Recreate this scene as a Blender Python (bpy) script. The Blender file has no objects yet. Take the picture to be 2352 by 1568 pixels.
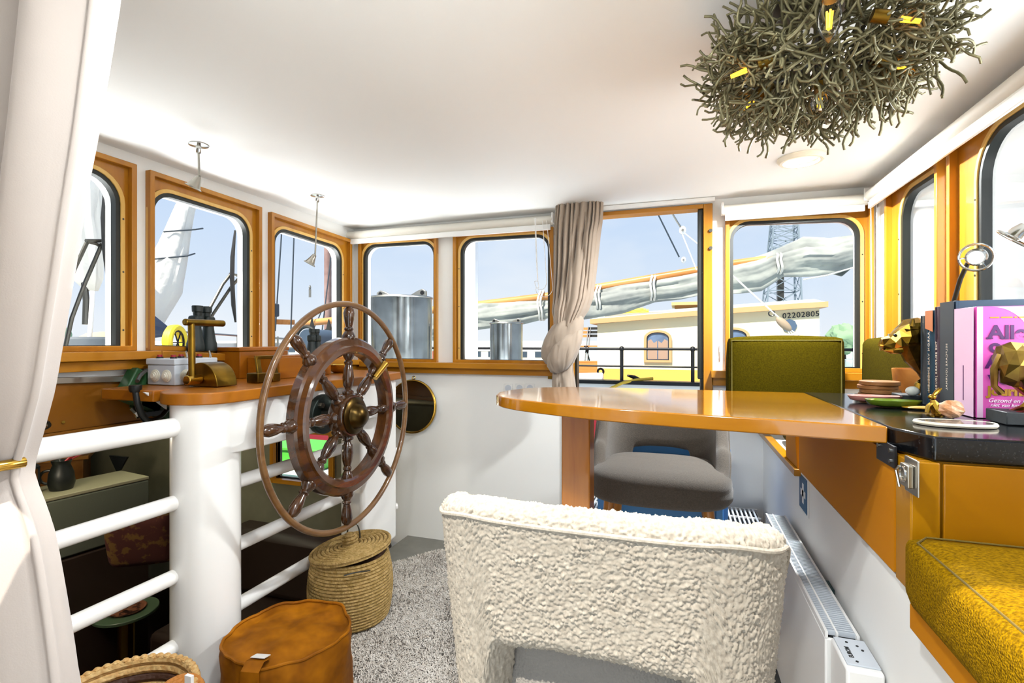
import bpy, bmesh, math, random
from mathutils import Vector, Matrix, noise

# ------------------------------------------------------------------ camera, sky, sun, exposure
sc = bpy.context.scene
col = sc.collection
F, CX, CY, EYE, TH = 1150.0, 1176.0, 784.0, 1.25, math.radians(18.46)
CT, ST = math.cos(TH), math.sin(TH)
cam_d = bpy.data.cameras.new('camera')
cam = bpy.data.objects.new('camera', cam_d)
col.objects.link(cam)
cam.location = (0, 0, EYE)
cam.rotation_euler = (math.pi / 2, 0, TH)
cam_d.sensor_width = 36
cam_d.lens = 36 * F / 2352
cam_d.clip_start = 0.02
cam_d.clip_end = 1000
sc.camera = cam
sc.view_settings.view_transform = 'Standard'
sc.view_settings.look = 'None'
sc.view_settings.gamma = 1
sc.view_settings.use_curve_mapping = False
sc.view_settings.exposure = 1.76
sc.cycles.max_bounces = 5
sc.cycles.diffuse_bounces = 3
sc.cycles.glossy_bounces = 3
sc.cycles.transmission_bounces = 2
sc.cycles.transparent_max_bounces = 10
sc.cycles.adaptive_threshold = 0.12
sc.cycles.caustics_reflective = False
sc.cycles.caustics_refractive = False

def lin(h):
    h = h.lstrip('#')
    o = []
    for i in (0, 2, 4):
        c = int(h[i:i + 2], 16) / 255
        o.append(c / 12.92 if c <= 0.04045 else ((c + 0.055) / 1.055) ** 2.4)
    return (o[0], o[1], o[2], 1)

world = bpy.data.worlds.new('sky')
sc.world = world
world.use_nodes = True
nt = world.node_tree
nt.nodes.clear()
def N(nt, t, **k):
    n = nt.nodes.new(t)
    for a, b in k.items():
        setattr(n, a, b)
    return n
wo = N(nt, 'ShaderNodeOutputWorld')
bg = N(nt, 'ShaderNodeBackground')
tc = N(nt, 'ShaderNodeTexCoord')
sep = N(nt, 'ShaderNodeSeparateXYZ')
ramp = N(nt, 'ShaderNodeValToRGB')
ramp.color_ramp.elements[0].position = 0.0
ramp.color_ramp.elements[0].color = (0.60, 0.64, 0.68, 1)
ramp.color_ramp.elements[1].position = 0.55
ramp.color_ramp.elements[1].color = (0.29, 0.42, 0.64, 1)
e = ramp.color_ramp.elements.new(0.10)
e.color = (0.50, 0.58, 0.68, 1)
e = ramp.color_ramp.elements.new(0.26)
e.color = (0.40, 0.51, 0.67, 1)
mp = N(nt, 'ShaderNodeMapping')
mp.inputs['Scale'].default_value = (1.4, 1.4, 3.2)
cl = N(nt, 'ShaderNodeTexNoise')
cl.inputs['Scale'].default_value = 1.7
cl.inputs['Detail'].default_value = 4
cl.inputs['Roughness'].default_value = 0.55
cr = N(nt, 'ShaderNodeValToRGB')
cr.color_ramp.elements[0].position = 0.46
cr.color_ramp.elements[0].color = (0, 0, 0, 1)
cr.color_ramp.elements[1].position = 0.74
cr.color_ramp.elements[1].color = (0.85, 0.85, 0.85, 1)
mx = N(nt, 'ShaderNodeMixRGB')
mx.inputs[2].default_value = (0.62, 0.655, 0.69, 1)
nt.links.new(tc.outputs['Generated'], sep.inputs[0])
nt.links.new(sep.outputs['Z'], ramp.inputs[0])
nt.links.new(tc.outputs['Generated'], mp.inputs[0])
nt.links.new(mp.outputs[0], cl.inputs['Vector'])
nt.links.new(cl.outputs[0], cr.inputs[0])
nt.links.new(cr.outputs[0], mx.inputs[0])
nt.links.new(ramp.outputs[0], mx.inputs[1])
nt.links.new(mx.outputs[0], bg.inputs[0])
bg.inputs[1].default_value = 0.42
nt.links.new(bg.outputs[0], wo.inputs[0])

sun_d = bpy.data.lights.new('sun', 'SUN')
sun_d.energy = 2.85
sun_d.angle = math.radians(0.6)
sun_d.color = (1.0, 0.94, 0.84)
sun = bpy.data.objects.new('sun', sun_d)
col.objects.link(sun)
SUN_TO = Vector((-0.15, -0.55, 0.82)).normalized()      # direction towards the sun
sun.rotation_euler = SUN_TO.to_track_quat('Z', 'Y').to_euler()

# unseen area lights added as fill, standing in for daylight: the door behind the viewer, the aft window beside him,
# and the sun's glare off the decks below the forward and side windows
def fill_light(name, loc, sx, sy, energy, rot):
    d = bpy.data.lights.new(name, 'AREA')
    d.shape = 'RECTANGLE'
    d.size, d.size_y = sx, sy
    d.energy = energy
    d.color = (0.93, 0.98, 1.0)
    o = bpy.data.objects.new(name, d)
    col.objects.link(o)
    o.location = loc
    o.rotation_euler = rot
    return o
fill_light('door_fill', (-0.17, -0.30, 1.1), 0.8, 1.7, 1.8, (math.radians(90), 0, 0))
fill_light('deck_glare_fill', (-2.85, 1.75, 1.06), 1.2, 2.2, 60, (0, math.radians(155), 0))
fill_light('deck_glare_fill', (-1.45, 3.30, 0.85), 1.3, 0.6, 15, (math.radians(160), 0, 0))
fill_light('aft_window_fill', (1.06, 0.95, 1.48), 1.1, 0.75, 9, (math.radians(90), 0, math.radians(90)))

# ------------------------------------------------------------------ helpers
rnd = random.Random(11)
def ray(px, py):
    u = (px - CX) / F
    return Vector((-ST + u * CT, CT + u * ST, (CY - py) / F))
def at(px, py, X=None, Y=None, Z=None, d=None):
    r = ray(px, py)
    if X is not None: k = X / r.x
    elif Y is not None: k = Y / r.y
    elif Z is not None: k = (Z - EYE) / r.z
    else: k = d
    return Vector((0, 0, EYE)) + r * k

def frame_of(d):
    d = d.normalized()
    up = Vector((0, 0, 1)) if abs(d.z) < 0.95 else Vector((1, 0, 0))
    a = d.cross(up).normalized()
    b = a.cross(d).normalized()
    return a, b

ORG = {}
class MB:
    def __init__(self):
        self.v, self.f = [], []
    def add(self, vs, fs):
        n = len(self.v)
        self.v += [Vector(p) for p in vs]
        self.f += [[i + n for i in f] for f in fs]
        return self
    def box(self, x0, y0, z0, x1, y1, z1):
        vs = [(x, y, z) for z in (z0, z1) for y in (y0, y1) for x in (x0, x1)]
        return self.add(vs, [(0, 2, 3, 1), (4, 5, 7, 6), (0, 1, 5, 4), (2, 6, 7, 3), (0, 4, 6, 2), (1, 3, 7, 5)])
    def obox(self, c, size, rot=None):
        c = Vector(c); h = [s / 2 for s in size]
        vs = []
        for z in (-1, 1):
            for y in (-1, 1):
                for x in (-1, 1):
                    p = Vector((x * h[0], y * h[1], z * h[2]))
                    if rot: p = rot @ p
                    vs.append(c + p)
        return self.add(vs, [(0, 2, 3, 1), (4, 5, 7, 6), (0, 1, 5, 4), (2, 6, 7, 3), (0, 4, 6, 2), (1, 3, 7, 5)])
    def bar(self, p, q, w, h):
        p, q = Vector(p), Vector(q)
        a, b = frame_of(q - p)
        vs = []
        for o in (p, q):
            for i, j in ((-1, -1), (1, -1), (1, 1), (-1, 1)):
                vs.append(o + a * (i * w / 2) + b * (j * h / 2))
        return self.add(vs, [(3, 2, 1, 0), (4, 5, 6, 7), (0, 1, 5, 4), (1, 2, 6, 5), (2, 3, 7, 6), (3, 0, 4, 7)])
    def loft(self, rings, caps=True, closed=True, loop=False):
        n = len(rings[0]); vs = [p for r in rings for p in r]; fs = []
        m = len(rings)
        for i in range(m if loop else m - 1):
            for j in range(n if closed else n - 1):
                a, b = i * n + j, i * n + (j + 1) % n
                c, d = ((i + 1) % m) * n + (j + 1) % n, ((i + 1) % m) * n + j
                fs.append((a, b, c, d))
        if caps and not loop and closed:
            fs.append(tuple(range(n - 1, -1, -1)))
            fs.append(tuple(range((m - 1) * n, m * n)))
        return self.add(vs, fs)
    def cyl(self, p, q, r0, r1=None, n=16, caps=True):
        p, q = Vector(p), Vector(q)
        r1 = r0 if r1 is None else r1
        a, b = frame_of(q - p)
        rings = [[o + a * (r * math.cos(2 * math.pi * k / n)) + b * (r * math.sin(2 * math.pi * k / n)) for k in range(n)] for o, r in ((p, r0), (q, r1))]
        return self.loft(rings, caps)
    def tube(self, pts, r, n=8, closed=False):
        pts = [Vector(p) for p in pts]
        m = len(pts)
        rr = r if isinstance(r, (list, tuple)) else [r] * m
        rings = []
        a = None
        for i in range(m):
            if closed: t = pts[(i + 1) % m] - pts[i - 1]
            else: t = pts[min(i + 1, m - 1)] - pts[max(i - 1, 0)]
            if t.length < 1e-9: t = Vector((0, 0, 1))
            t.normalize()
            if a is None: a, b = frame_of(t)
            else:
                a = (a - t * a.dot(t))
                if a.length < 1e-6: a, b = frame_of(t)
                a.normalize(); b = t.cross(a) * -1
                b = a.cross(t)
            rings.append([pts[i] + a * (rr[i] * math.cos(2 * math.pi * k / n)) + b * (rr[i] * math.sin(2 * math.pi * k / n)) for k in range(n)])
        return self.loft(rings, not closed, True, closed)
    def lathe(self, prof, o=(0, 0, 0), axis=(0, 0, 1), n=28, a0=0.0, a1=2 * math.pi):
        o, ax = Vector(o), Vector(axis).normalized()
        a, b = frame_of(ax)
        full = abs(a1 - a0 - 2 * math.pi) < 1e-6
        rings = []
        for r, h in prof:
            rings.append([o + ax * h + (a * math.cos(a0 + (a1 - a0) * k / n) + b * math.sin(a0 + (a1 - a0) * k / n)) * max(r, 1e-5) for k in range(n if full else n + 1)])
        return self.loft(rings, full, full)
    def torus(self, c, R, r, axis=(0, 0, 1), n=48, m=10):
        a, b = frame_of(Vector(axis)); c = Vector(c)
        return self.tube([c + (a * math.cos(2 * math.pi * k / n) + b * math.sin(2 * math.pi * k / n)) * R for k in range(n)], r, m, True)
    def prism(self, poly, vec):
        poly = [Vector(p) for p in poly]; vec = Vector(vec); n = len(poly)
        fs = [tuple(range(n - 1, -1, -1)), tuple(range(n, 2 * n))] + [(i, (i + 1) % n, n + (i + 1) % n, n + i) for i in range(n)]
        return self.add(poly + [p + vec for p in poly], fs)
    def sphere(self, c, r, n=16, m=10):
        c = Vector(c); r = Vector(r) if isinstance(r, (tuple, list, Vector)) else Vector((r, r, r))
        rings = []
        for i in range(m + 1):
            t = math.pi * (i / m) ; t = min(max(t, 1e-3), math.pi - 1e-3)
            rings.append([c + Vector((r.x * math.sin(t) * math.cos(2 * math.pi * k / n), r.y * math.sin(t) * math.sin(2 * math.pi * k / n), r.z * math.cos(t))) for k in range(n)])
        return self.loft(rings)
    def ring(self, outer, inner, vec):
        """flat frame between two outlines of equal count, given thickness vec"""
        n = len(outer); vec = Vector(vec)
        vs = list(outer) + list(inner) + [p + vec for p in outer] + [p + vec for p in inner]
        fs = []
        for i in range(n):
            j = (i + 1) % n
            fs += [(i, j, n + j, n + i), (2 * n + i, 3 * n + i, 3 * n + j, 2 * n + j), (i, 2 * n + i, 2 * n + j, j), (n + i, n + j, 3 * n + j, 3 * n + i)]
        return self.add(vs, fs)
    def mesh(self, name, org, weld=True):
        bm = bmesh.new()
        vs = [bm.verts.new(p - org) for p in self.v]
        for f in self.f:
            try: bm.faces.new([vs[i] for i in f])
            except ValueError: pass
        if weld: bmesh.ops.remove_doubles(bm, verts=bm.verts, dist=1e-6)
        bmesh.ops.recalc_face_normals(bm, faces=bm.faces)
        me = bpy.data.meshes.new(name)
        bm.to_mesh(me); bm.free()
        return me
    def build(self, name, mat, parent=None, smooth=True, bevel=0, org=None, seg=2, angle=38):
        if org is None:
            org = ORG[parent] if parent is not None else Vector((0, 0, 0))
        org = Vector(org)
        me = self.mesh(name, org)
        me.materials.append(mat)
        if smooth:
            me.shade_smooth(); me.set_sharp_from_angle(angle=math.radians(angle))
        o = bpy.data.objects.new(name, me)
        col.objects.link(o)
        if parent is not None: o.parent = parent
        else: o.location = org
        ORG[o] = org
        if bevel:
            b = o.modifiers.new('bevel', 'BEVEL'); b.width = bevel; b.segments = seg; b.limit_method = 'ANGLE'; b.angle_limit = math.radians(40)
        return o

def tag(o, label=None, cat=None, group=None, kind=None):
    if label: o['label'] = label
    if cat: o['category'] = cat
    if group: o['group'] = group
    if kind: o['kind'] = kind
    return o
def thing(name, label, cat, loc=(0, 0, 0), group=None):
    o = bpy.data.objects.new(name, None)
    o.empty_display_size = 0.05
    col.objects.link(o); o.location = loc
    ORG[o] = Vector(loc)
    return tag(o, label, cat, group)
def single(name, mb, mat, label, cat, group=None, **k):
    lo = Vector((min(p.x for p in mb.v), min(p.y for p in mb.v), min(p.z for p in mb.v)))
    hi = Vector((max(p.x for p in mb.v), max(p.y for p in mb.v), max(p.z for p in mb.v)))
    o = mb.build(name, mat, None, org=((lo.x + hi.x) / 2, (lo.y + hi.y) / 2, lo.z), **k)
    return tag(o, label, cat, group)
def struct(name, mb, mat, label, cat='wall', **k):
    o = mb.build(name, mat, None, **k)
    return tag(o, label, cat, None, 'structure')
def sgroup(name, label, cat):
    o = thing(name, label, cat); o['kind'] = 'structure'
    return o
def copy_tree(o, parent=None):
    c = o.copy(); col.objects.link(c)
    if parent is not None: c.parent = parent
    ORG[c] = ORG[o]
    for ch in list(o.children): copy_tree(ch, c)
    return c
def text(name, s, size, mat, parent, o, xd, yd, depth=0.0005, bold=0.0, align='LEFT', shear=0.0, space=1.0):
    cu = bpy.data.curves.new(name, 'FONT')
    cu.body = s; cu.size = size; cu.extrude = depth; cu.offset = bold; cu.align_x = align; cu.shear = shear; cu.space_character = space
    tmp = bpy.data.objects.new(name, cu); col.objects.link(tmp)
    bpy.context.view_layer.update()
    me = bpy.data.meshes.new_from_object(tmp.evaluated_get(bpy.context.evaluated_depsgraph_get()))
    bpy.data.objects.remove(tmp)
    xd, yd = Vector(xd).normalized(), Vector(yd).normalized(); zd = xd.cross(yd)
    og = ORG[parent]; o = Vector(o) - og
    for v in me.vertices: v.co = o + xd * v.co.x + yd * v.co.y + zd * v.co.z
    me.materials.clear(); me.materials.append(mat)
    ob = bpy.data.objects.new(name, me); col.objects.link(ob); ob.parent = parent
    ORG[ob] = og
    return ob

# ------------------------------------------------------------------ materials
def mat(name, c, rough=0.5, metal=0.0, bump=None, var=None, coat=0.0, spec=0.5, sheen=0.0, emit=None, vor=None, stretch=None, alpha=None):
    m = bpy.data.materials.new(name); m.use_nodes = True
    t = m.node_tree; b = t.nodes['Principled BSDF']
    c1 = lin(c) if isinstance(c, str) else c
    b.inputs['Base Color'].default_value = c1
    b.inputs['Roughness'].default_value = rough
    b.inputs['Metallic'].default_value = metal
    b.inputs['Specular IOR Level'].default_value = spec
    b.inputs['Coat Weight'].default_value = coat
    b.inputs['Coat Roughness'].default_value = 0.08
    if sheen:
        b.inputs['Sheen Weight'].default_value = sheen
    if emit:
        b.inputs['Emission Color'].default_value = lin(emit[0]); b.inputs['Emission Strength'].default_value = emit[1]
    if bump or var or vor:
        tcn = N(t, 'ShaderNodeTexCoord'); mpn = N(t, 'ShaderNodeMapping')
        if stretch: mpn.inputs['Scale'].default_value = stretch
        t.links.new(tcn.outputs['Object'], mpn.inputs[0])
    if var:
        sc_, c2 = var[0], lin(var[1])
        nz = N(t, 'ShaderNodeTexNoise'); nz.inputs['Scale'].default_value = sc_; nz.inputs['Detail'].default_value = 3; nz.inputs['Roughness'].default_value = 0.6
        rp = N(t, 'ShaderNodeValToRGB')
        rp.color_ramp.elements[0].position = var[2] if len(var) > 2 else 0.35
        rp.color_ramp.elements[1].position = var[3] if len(var) > 3 else 0.68
        rp.color_ramp.elements[0].color = c1; rp.color_ramp.elements[1].color = c2
        t.links.new(mpn.outputs[0], nz.inputs['Vector']); t.links.new(nz.outputs[0], rp.inputs[0]); t.links.new(rp.outputs[0], b.inputs['Base Color'])
    if bump:
        nz = N(t, 'ShaderNodeTexNoise'); nz.inputs['Scale'].default_value = bump[0]; nz.inputs['Detail'].default_value = 2
        bp = N(t, 'ShaderNodeBump'); bp.inputs['Strength'].default_value = bump[1]; bp.inputs['Distance'].default_value = bump[2] if len(bump) > 2 else 0.005
        t.links.new(mpn.outputs[0], nz.inputs['Vector']); t.links.new(nz.outputs[0], bp.inputs['Height']); t.links.new(bp.outputs[0], b.inputs['Normal'])
    if vor:
        nz = N(t, 'ShaderNodeTexVoronoi'); nz.inputs['Scale'].default_value = vor[0]
        bp = N(t, 'ShaderNodeBump'); bp.inputs['Strength'].default_value = vor[1]; bp.inputs['Distance'].default_value = vor[2]; bp.invert = True
        t.links.new(mpn.outputs[0], nz.inputs['Vector']); t.links.new(nz.outputs['Distance'], bp.inputs['Height']); t.links.new(bp.outputs[0], b.inputs['Normal'])
    return m

def wood(name, c1, c2, axis=2, scale=9, rough=0.32, coat=0.35, fine=0.6):
    """grain runs along axis"""
    m = bpy.data.materials.new(name); m.use_nodes = True
    t = m.node_tree; b = t.nodes['Principled BSDF']
    tcn = N(t, 'ShaderNodeTexCoord'); mpn = N(t, 'ShaderNodeMapping')
    s = [1.0, 1.0, 1.0]; s[axis] = 0.09
    mpn.inputs['Scale'].default_value = s
    nz = N(t, 'ShaderNodeTexNoise'); nz.inputs['Scale'].default_value = scale; nz.inputs['Detail'].default_value = 4; nz.inputs['Roughness'].default_value = fine; nz.inputs['Distortion'].default_value = 0.6
    rp = N(t, 'ShaderNodeValToRGB')
    rp.color_ramp.elements[0].position = 0.32; rp.color_ramp.elements[1].position = 0.7
    rp.color_ramp.elements[0].color = lin(c1); rp.color_ramp.elements[1].color = lin(c2)
    t.links.new(tcn.outputs['Object'], mpn.inputs[0]); t.links.new(mpn.outputs[0], nz.inputs['Vector'])
    t.links.new(nz.outputs[0], rp.inputs[0]); t.links.new(rp.outputs[0], b.inputs['Base Color'])
    b.inputs['Roughness'].default_value = rough
    b.inputs['Coat Weight'].default_value = coat; b.inputs['Coat Roughness'].default_value = 0.06
    b.inputs['Specular IOR Level'].default_value = 0.3 if coat else 0.12
    return m

def glass_mat(name, tint=(1, 1, 1, 1), refl=0.05):
    m = bpy.data.materials.new(name); m.use_nodes = True
    t = m.node_tree; t.nodes.clear()
    o = N(t, 'ShaderNodeOutputMaterial'); a = N(t, 'ShaderNodeBsdfTransparent'); g = N(t, 'ShaderNodeBsdfGlossy')
    a.inputs[0].default_value = tint; g.inputs['Roughness'].default_value = 0.02
    fr = N(t, 'ShaderNodeLayerWeight'); fr.inputs[0].default_value = 0.12
    ml = N(t, 'ShaderNodeMath', operation='MULTIPLY'); ml.inputs[1].default_value = refl * 6
    mxs = N(t, 'ShaderNodeMixShader')
    t.links.new(fr.outputs['Fresnel'], ml.inputs[0]); t.links.new(ml.outputs[0], mxs.inputs[0])
    t.links.new(a.outputs[0], mxs.inputs[1]); t.links.new(g.outputs[0], mxs.inputs[2]); t.links.new(mxs.outputs[0], o.inputs[0])
    return m

MW = mat('white_paint', '#f3f1ec', 0.45)
MCEIL = mat('ceiling_paint', '#f4f5f3', 0.6)
MWG = mat('gloss_white_steel', '#f1eee9', 0.25, coat=0.2)
MFLOOR = mat('grey_floor', '#77746c', 0.6, var=(7, '#6a675f'))
OAK_Z = wood('oak_upright', '#a5670f', '#bd8022', 2, 10)
OAK_X = wood('oak_along', '#a5670f', '#bd8022', 0, 10)
OAK_Y = wood('oak_across', '#a5670f', '#bd8022', 1, 10)
OAKP_Z = wood('pale_oak_upright', '#d3a24c', '#e3ba6c', 2, 10)
TABLEW = wood('varnished_table_wood', '#9a5c06', '#b07310', 0, 7, 0.12, 0.9)
BROWNP_Y = wood('brown_panel', '#7c490c', '#8a5512', 1, 3, 0.35, 0.3, 0.5)
BOARDW = wood('side_panel_wood', '#b06c08', '#c07c12', 1, 3, 0.6, 0.0, 0.5)
CHERRY = wood('cherry_wood', '#945208', '#ab6814', 1, 8, 0.35, 0.25)
CABW = wood('cabinet_wood', '#9c6602', '#ae780a', 2, 5, 0.3, 0.3)
WHEELW = wood('wheel_wood', '#26150a', '#653a14', 1, 14, 0.22, 0.8)
WHEELD = wood('dark_wheel_wood', '#22130a', '#4d2d12', 1, 20, 0.22, 0.8)
GASK = mat('black_rubber', '#14160f', 0.45)
GLASS = glass_mat('window_glass')
GLASSB = glass_mat('bulb_glass', (0.98, 0.96, 0.92, 1), 0.16)
BRASS = mat('aged_brass', '#8c6a24', 0.33, 1.0, var=(9, '#5f4a1c'))
BRASSP = mat('polished_brass', '#c9a24a', 0.16, 1.0)
GOLD = mat('gold_metal', '#a8822f', 0.24, 1.0, var=(14, '#7d6226'))
CHROME = mat('chrome', '#c4c4c0', 0.14, 1.0)
STEEL = mat('brushed_steel', '#a8a49a', 0.32, 1.0)
STEELD = mat('dark_steel', '#4d4c47', 0.35, 0.8)
BLACK = mat('black_plastic', '#101312', 0.4)
BLACKM = mat('black_metal', '#16171a', 0.45, 0.3)
WPLAST = mat('white_plastic', '#eceae6', 0.35)
GPLAST = mat('grey_plastic', '#c7ccd2', 0.4)
BEIGEP = mat('beige_plastic', '#e6e0cf', 0.5)
REDP = mat('red_plastic', '#a3222a', 0.3)
GRANITE = mat('black_granite', '#0b0c0e', 0.12, var=(260, '#2c2e30', 0.58, 0.74))
OLIVE = mat('olive_fabric', '#322900', 0.95, var=(170, '#403601', 0.35, 0.65), bump=(480, 0.35, 0.002), spec=0.05)
MUST = mat('mustard_fabric', '#5e4300', 0.95, var=(260, '#8a6702', 0.35, 0.62), vor=(330, 0.6, 0.003), spec=0.05, stretch=(0.6, 1, 1))
TAUPEF = mat('taupe_curtain_cloth', '#a59483', 0.85, bump=(500, 0.12, 0.001), sheen=0.2)
CREAMF = mat('cream_curtain_cloth', '#aba098', 0.85, bump=(420, 0.15, 0.001), sheen=0.2)
BOUCLE = mat('cream_boucle', '#7b7367', 0.95, var=(160, '#8f887c'))
TAUPEU = mat('taupe_felt', '#4c453d', 0.95, var=(210, '#5a5249'), bump=(330, 0.35, 0.003), sheen=0.2)
SEATG = mat('grey_underside_cloth', '#6f6a64', 0.95, vor=(260, 0.5, 0.003))
RUGM = mat('rug_pile', '#bdb3a7', 0.95, var=(30, '#d6cec4'))
RUGD = mat('rug_base', '#6f675d', 0.95)
VELVET = mat('mustard_velvet', '#7a4402', 0.6, var=(9, '#ad690a'), bump=(26, 0.25, 0.006), spec=0.15)
ROPE = mat('seagrass_rope', '#8e7136', 0.7, var=(60, '#b3935a'), vor=(110, 0.8, 0.004))
ROPED = mat('dark_seagrass', '#4b2f22', 0.6, vor=(90, 0.7, 0.004))
ROPEL = mat('pale_seagrass', '#d3b176', 0.65, var=(80, '#c08d4c'), vor=(90, 0.7, 0.004))
ROPEO = mat('orange_seagrass', '#b9752c', 0.65, vor=(110, 0.8, 0.004))
TWIGM = mat('olive_wire', '#5f593e', 0.45, 0.35, var=(30, '#857e5c'))
DARKG = mat('dark_green_metal', '#173a22', 0.4, 0.2)
FLANGE = mat('green_black_iron', '#26302b', 0.4, 0.4)
FIL = mat('filament', '#f2a21c', 0.4, emit=('#ffae22', 1.6))

# ------------------------------------------------------------------ the room
XL, YB, XR, ZC, YP = -2.07, 2.85, 0.90, 2.0, 0.30

def rpoly(q, rad, n=7):
    """q: four (s,z) corners bl,br,tr,tl; rad: four radii; always 4*(n+1) points"""
    out = []
    for i in range(4):
        p = Vector(q[i]).to_2d() if False else Vector((q[i][0], q[i][1]))
        a = (Vector(q[i - 1]) - p).normalized(); b = (Vector(q[(i + 1) % 4]) - p).normalized()
        r = max(rad[i], 1e-7)
        ang = math.acos(max(-1, min(1, a.dot(b))))
        d = r / math.tan(ang / 2)
        c = p + (a + b).normalized() * (r / math.sin(ang / 2))
        p0, p1 = p + a * d - c, p + b * d - c
        a0 = math.atan2(p0.y, p0.x); a1 = math.atan2(p1.y, p1.x)
        while a1 - a0 > math.pi: a1 -= 2 * math.pi
        while a1 - a0 < -math.pi: a1 += 2 * math.pi
        for k in range(n + 1):
            t = a0 + (a1 - a0) * k / n
            out.append(c + Vector((math.cos(t), math.sin(t))) * r)
    return out
def inset(q, d):
    """quad moved inward by d on every side"""
    out = []
    for i in range(4):
        p = Vector(q[i]); a = (Vector(q[i - 1]) - p).normalized(); b = (Vector(q[(i + 1) % 4]) - p).normalized()
        ang = math.acos(max(-1, min(1, a.dot(b))))
        out.append(p + (a + b).normalized() * (d / math.sin(ang / 2)))
    return out

def window(num, plane, oq, gq, rad, label, deep=0.06, casing=0.02, proud=0.028, screws=True, woodz=None):
    """plane: (axis, value, inward sign); oq/gq: outer and glass quads in (s,z)"""
    ax, val, sg = plane
    def P(p, d):
        return Vector((val + sg * d, p[0], p[1])) if ax == 'X' else Vector((p[0], val + sg * d, p[1]))
    def nv(d): return Vector((sg * d, 0, 0)) if ax == 'X' else Vector((0, sg * d, 0))
    w = sgroup('window_%d' % num, label, 'window')
    oak = woodz or OAK_Z
    sharp = (0, 0, 0, 0)
    o0 = rpoly(oq, sharp); o1 = rpoly(inset(oq, casing), sharp)
    g = rpoly(gq, rad); gi = rpoly(inset(gq, 0.010), [max(r - 0.008, 0) for r in rad]); go = rpoly(inset(gq, -0.006), [r + 0.006 if r else 0 for r in rad])
    MB().ring([P(p, -0.004) for p in o0], [P(p, -0.004) for p in o1], nv(proud + 0.004)).build('casing', oak, w, bevel=0.002)
    MB().ring([P(p, -0.012) for p in o1], [P(p, -0.012) for p in go], nv(0.016)).build('frame_board', oak, w)
    g2 = rpoly(inset(gq, -0.022), [r + 0.02 if r else 0 for r in rad])
    MB().ring([P(p, 0.003) for p in g2], [P(p, 0.003) for p in go], nv(0.010)).build('frame_ring', OAKP_Z, w, bevel=0.0015)
    MB().ring([P(p, -0.02) for p in go], [P(p, -0.02) for p in gi], nv(0.028)).build('gasket', GASK, w)
    MB().ring([P(p, -deep) for p in rpoly(inset(gq, -0.012), [r + 0.012 if r else 0 for r in rad])], [P(p, -deep) for p in rpoly(inset(gq, 0.004), rad)], nv(deep - 0.022)).build('reveal', MWG, w)
    MB().prism([P(p, -0.010) for p in rpoly(inset(gq, 0.006), rad)], nv(0.003)).build('pane', GLASS, w)
    if screws:
        m = MB()
        (s0, z0), (s1, z1), (s2, z2), (s3, z3) = [tuple(p) for p in inset(gq, -0.014)]
        for side in ((s0, z0, s3, z3), (s1, z1, s2, z2)):
            for t in (0.12, 0.45, 0.75):
                c = (side[0] + (side[2] - side[0]) * t, side[1] + (side[3] - side[1]) * t)
                m.cyl(P(c, 0.012), P(c, 0.0145), 0.0035, n=8)
        m.build('screw', STEELD, w)
    return w

def wall_mesh(plane, thick, s0, s1, z0, z1, holes):
    ax, val, sg = plane
    m = MB()
    ss = sorted(set([s0, s1] + [h[0] for h in holes] + [h[1] for h in holes]))
    ss = [s for s in ss if s0 <= s <= s1]
    for a, b in zip(ss, ss[1:]):
        mid = (a + b) / 2
        hz = sorted([(h[2], h[3]) for h in holes if h[0] < mid < h[1]])
        cur = z0
        for h0, h1 in hz + [(z1, z1)]:
            if h0 - cur > 1e-6:
                lo, hi = (val - sg * thick, val) if sg > 0 else (val, val - sg * thick)
                if ax == 'X': m.box(lo, a, cur, hi, b, h0)
                else: m.box(a, lo, cur, b, hi, h0)
            cur = h1
    return m

PL_L, PL_B, PL_R, PL_P = ('X', XL, 1), ('Y', YB, -1), ('X', XR, -1), ('Y', YP, 1)
def sy(px): return at(px, 784, X=XL).y
def sx(px): return at(px, 784, Y=YB).x
def sr(px): return at(px, 784, X=XR).y
def zl(px, py): return at(px, py, X=XL).z
def zb(px, py): return at(px, py, Y=YB).z
def zr(px, py): return at(px, py, X=XR).z

# left (forward) wall windows
wl = []
o1 = [(0.80, 1.213), (sy(304), 1.213), (sy(304), 1.953), (0.80, 1.953)]
g1 = [(0.86, 1.226), (sy(269), 1.226), (sy(269), 1.885), (0.86, 1.885)]
o2 = [(sy(334), 1.213), (sy(593), 1.195), (sy(593), 1.943), (sy(334), 1.950)]
g2 = [(sy(346), 1.226), (sy(568), 1.208), (sy(568), 1.868), (sy(346), 1.878)]
o3 = [(sy(615), 1.150), (sy(801), 1.130), (sy(801), 1.920), (sy(615), 1.936)]
g3 = [(sy(626), 1.165), (sy(781), 1.146), (sy(781), 1.850), (sy(626), 1.864)]
HL = [(o[0][0] + 0.008, o[1][0] - 0.008, o[0][1] + 0.008, o[2][1] - 0.008) for o in (o1, o2, o3)]
window(1, PL_L, o1, g1, (0.006, 0.006, 0.10, 0.10), 'tall wood-framed window half hidden by the cream curtain')
window(2, PL_L, o2, g2, (0.006, 0.006, 0.085, 0.085), 'wood-framed window behind the large binoculars')
window(3, PL_L, o3, g3, (0.006, 0.006, 0.085, 0.085), 'narrow wood-framed window behind the ship wheel, beside the corner')
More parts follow.
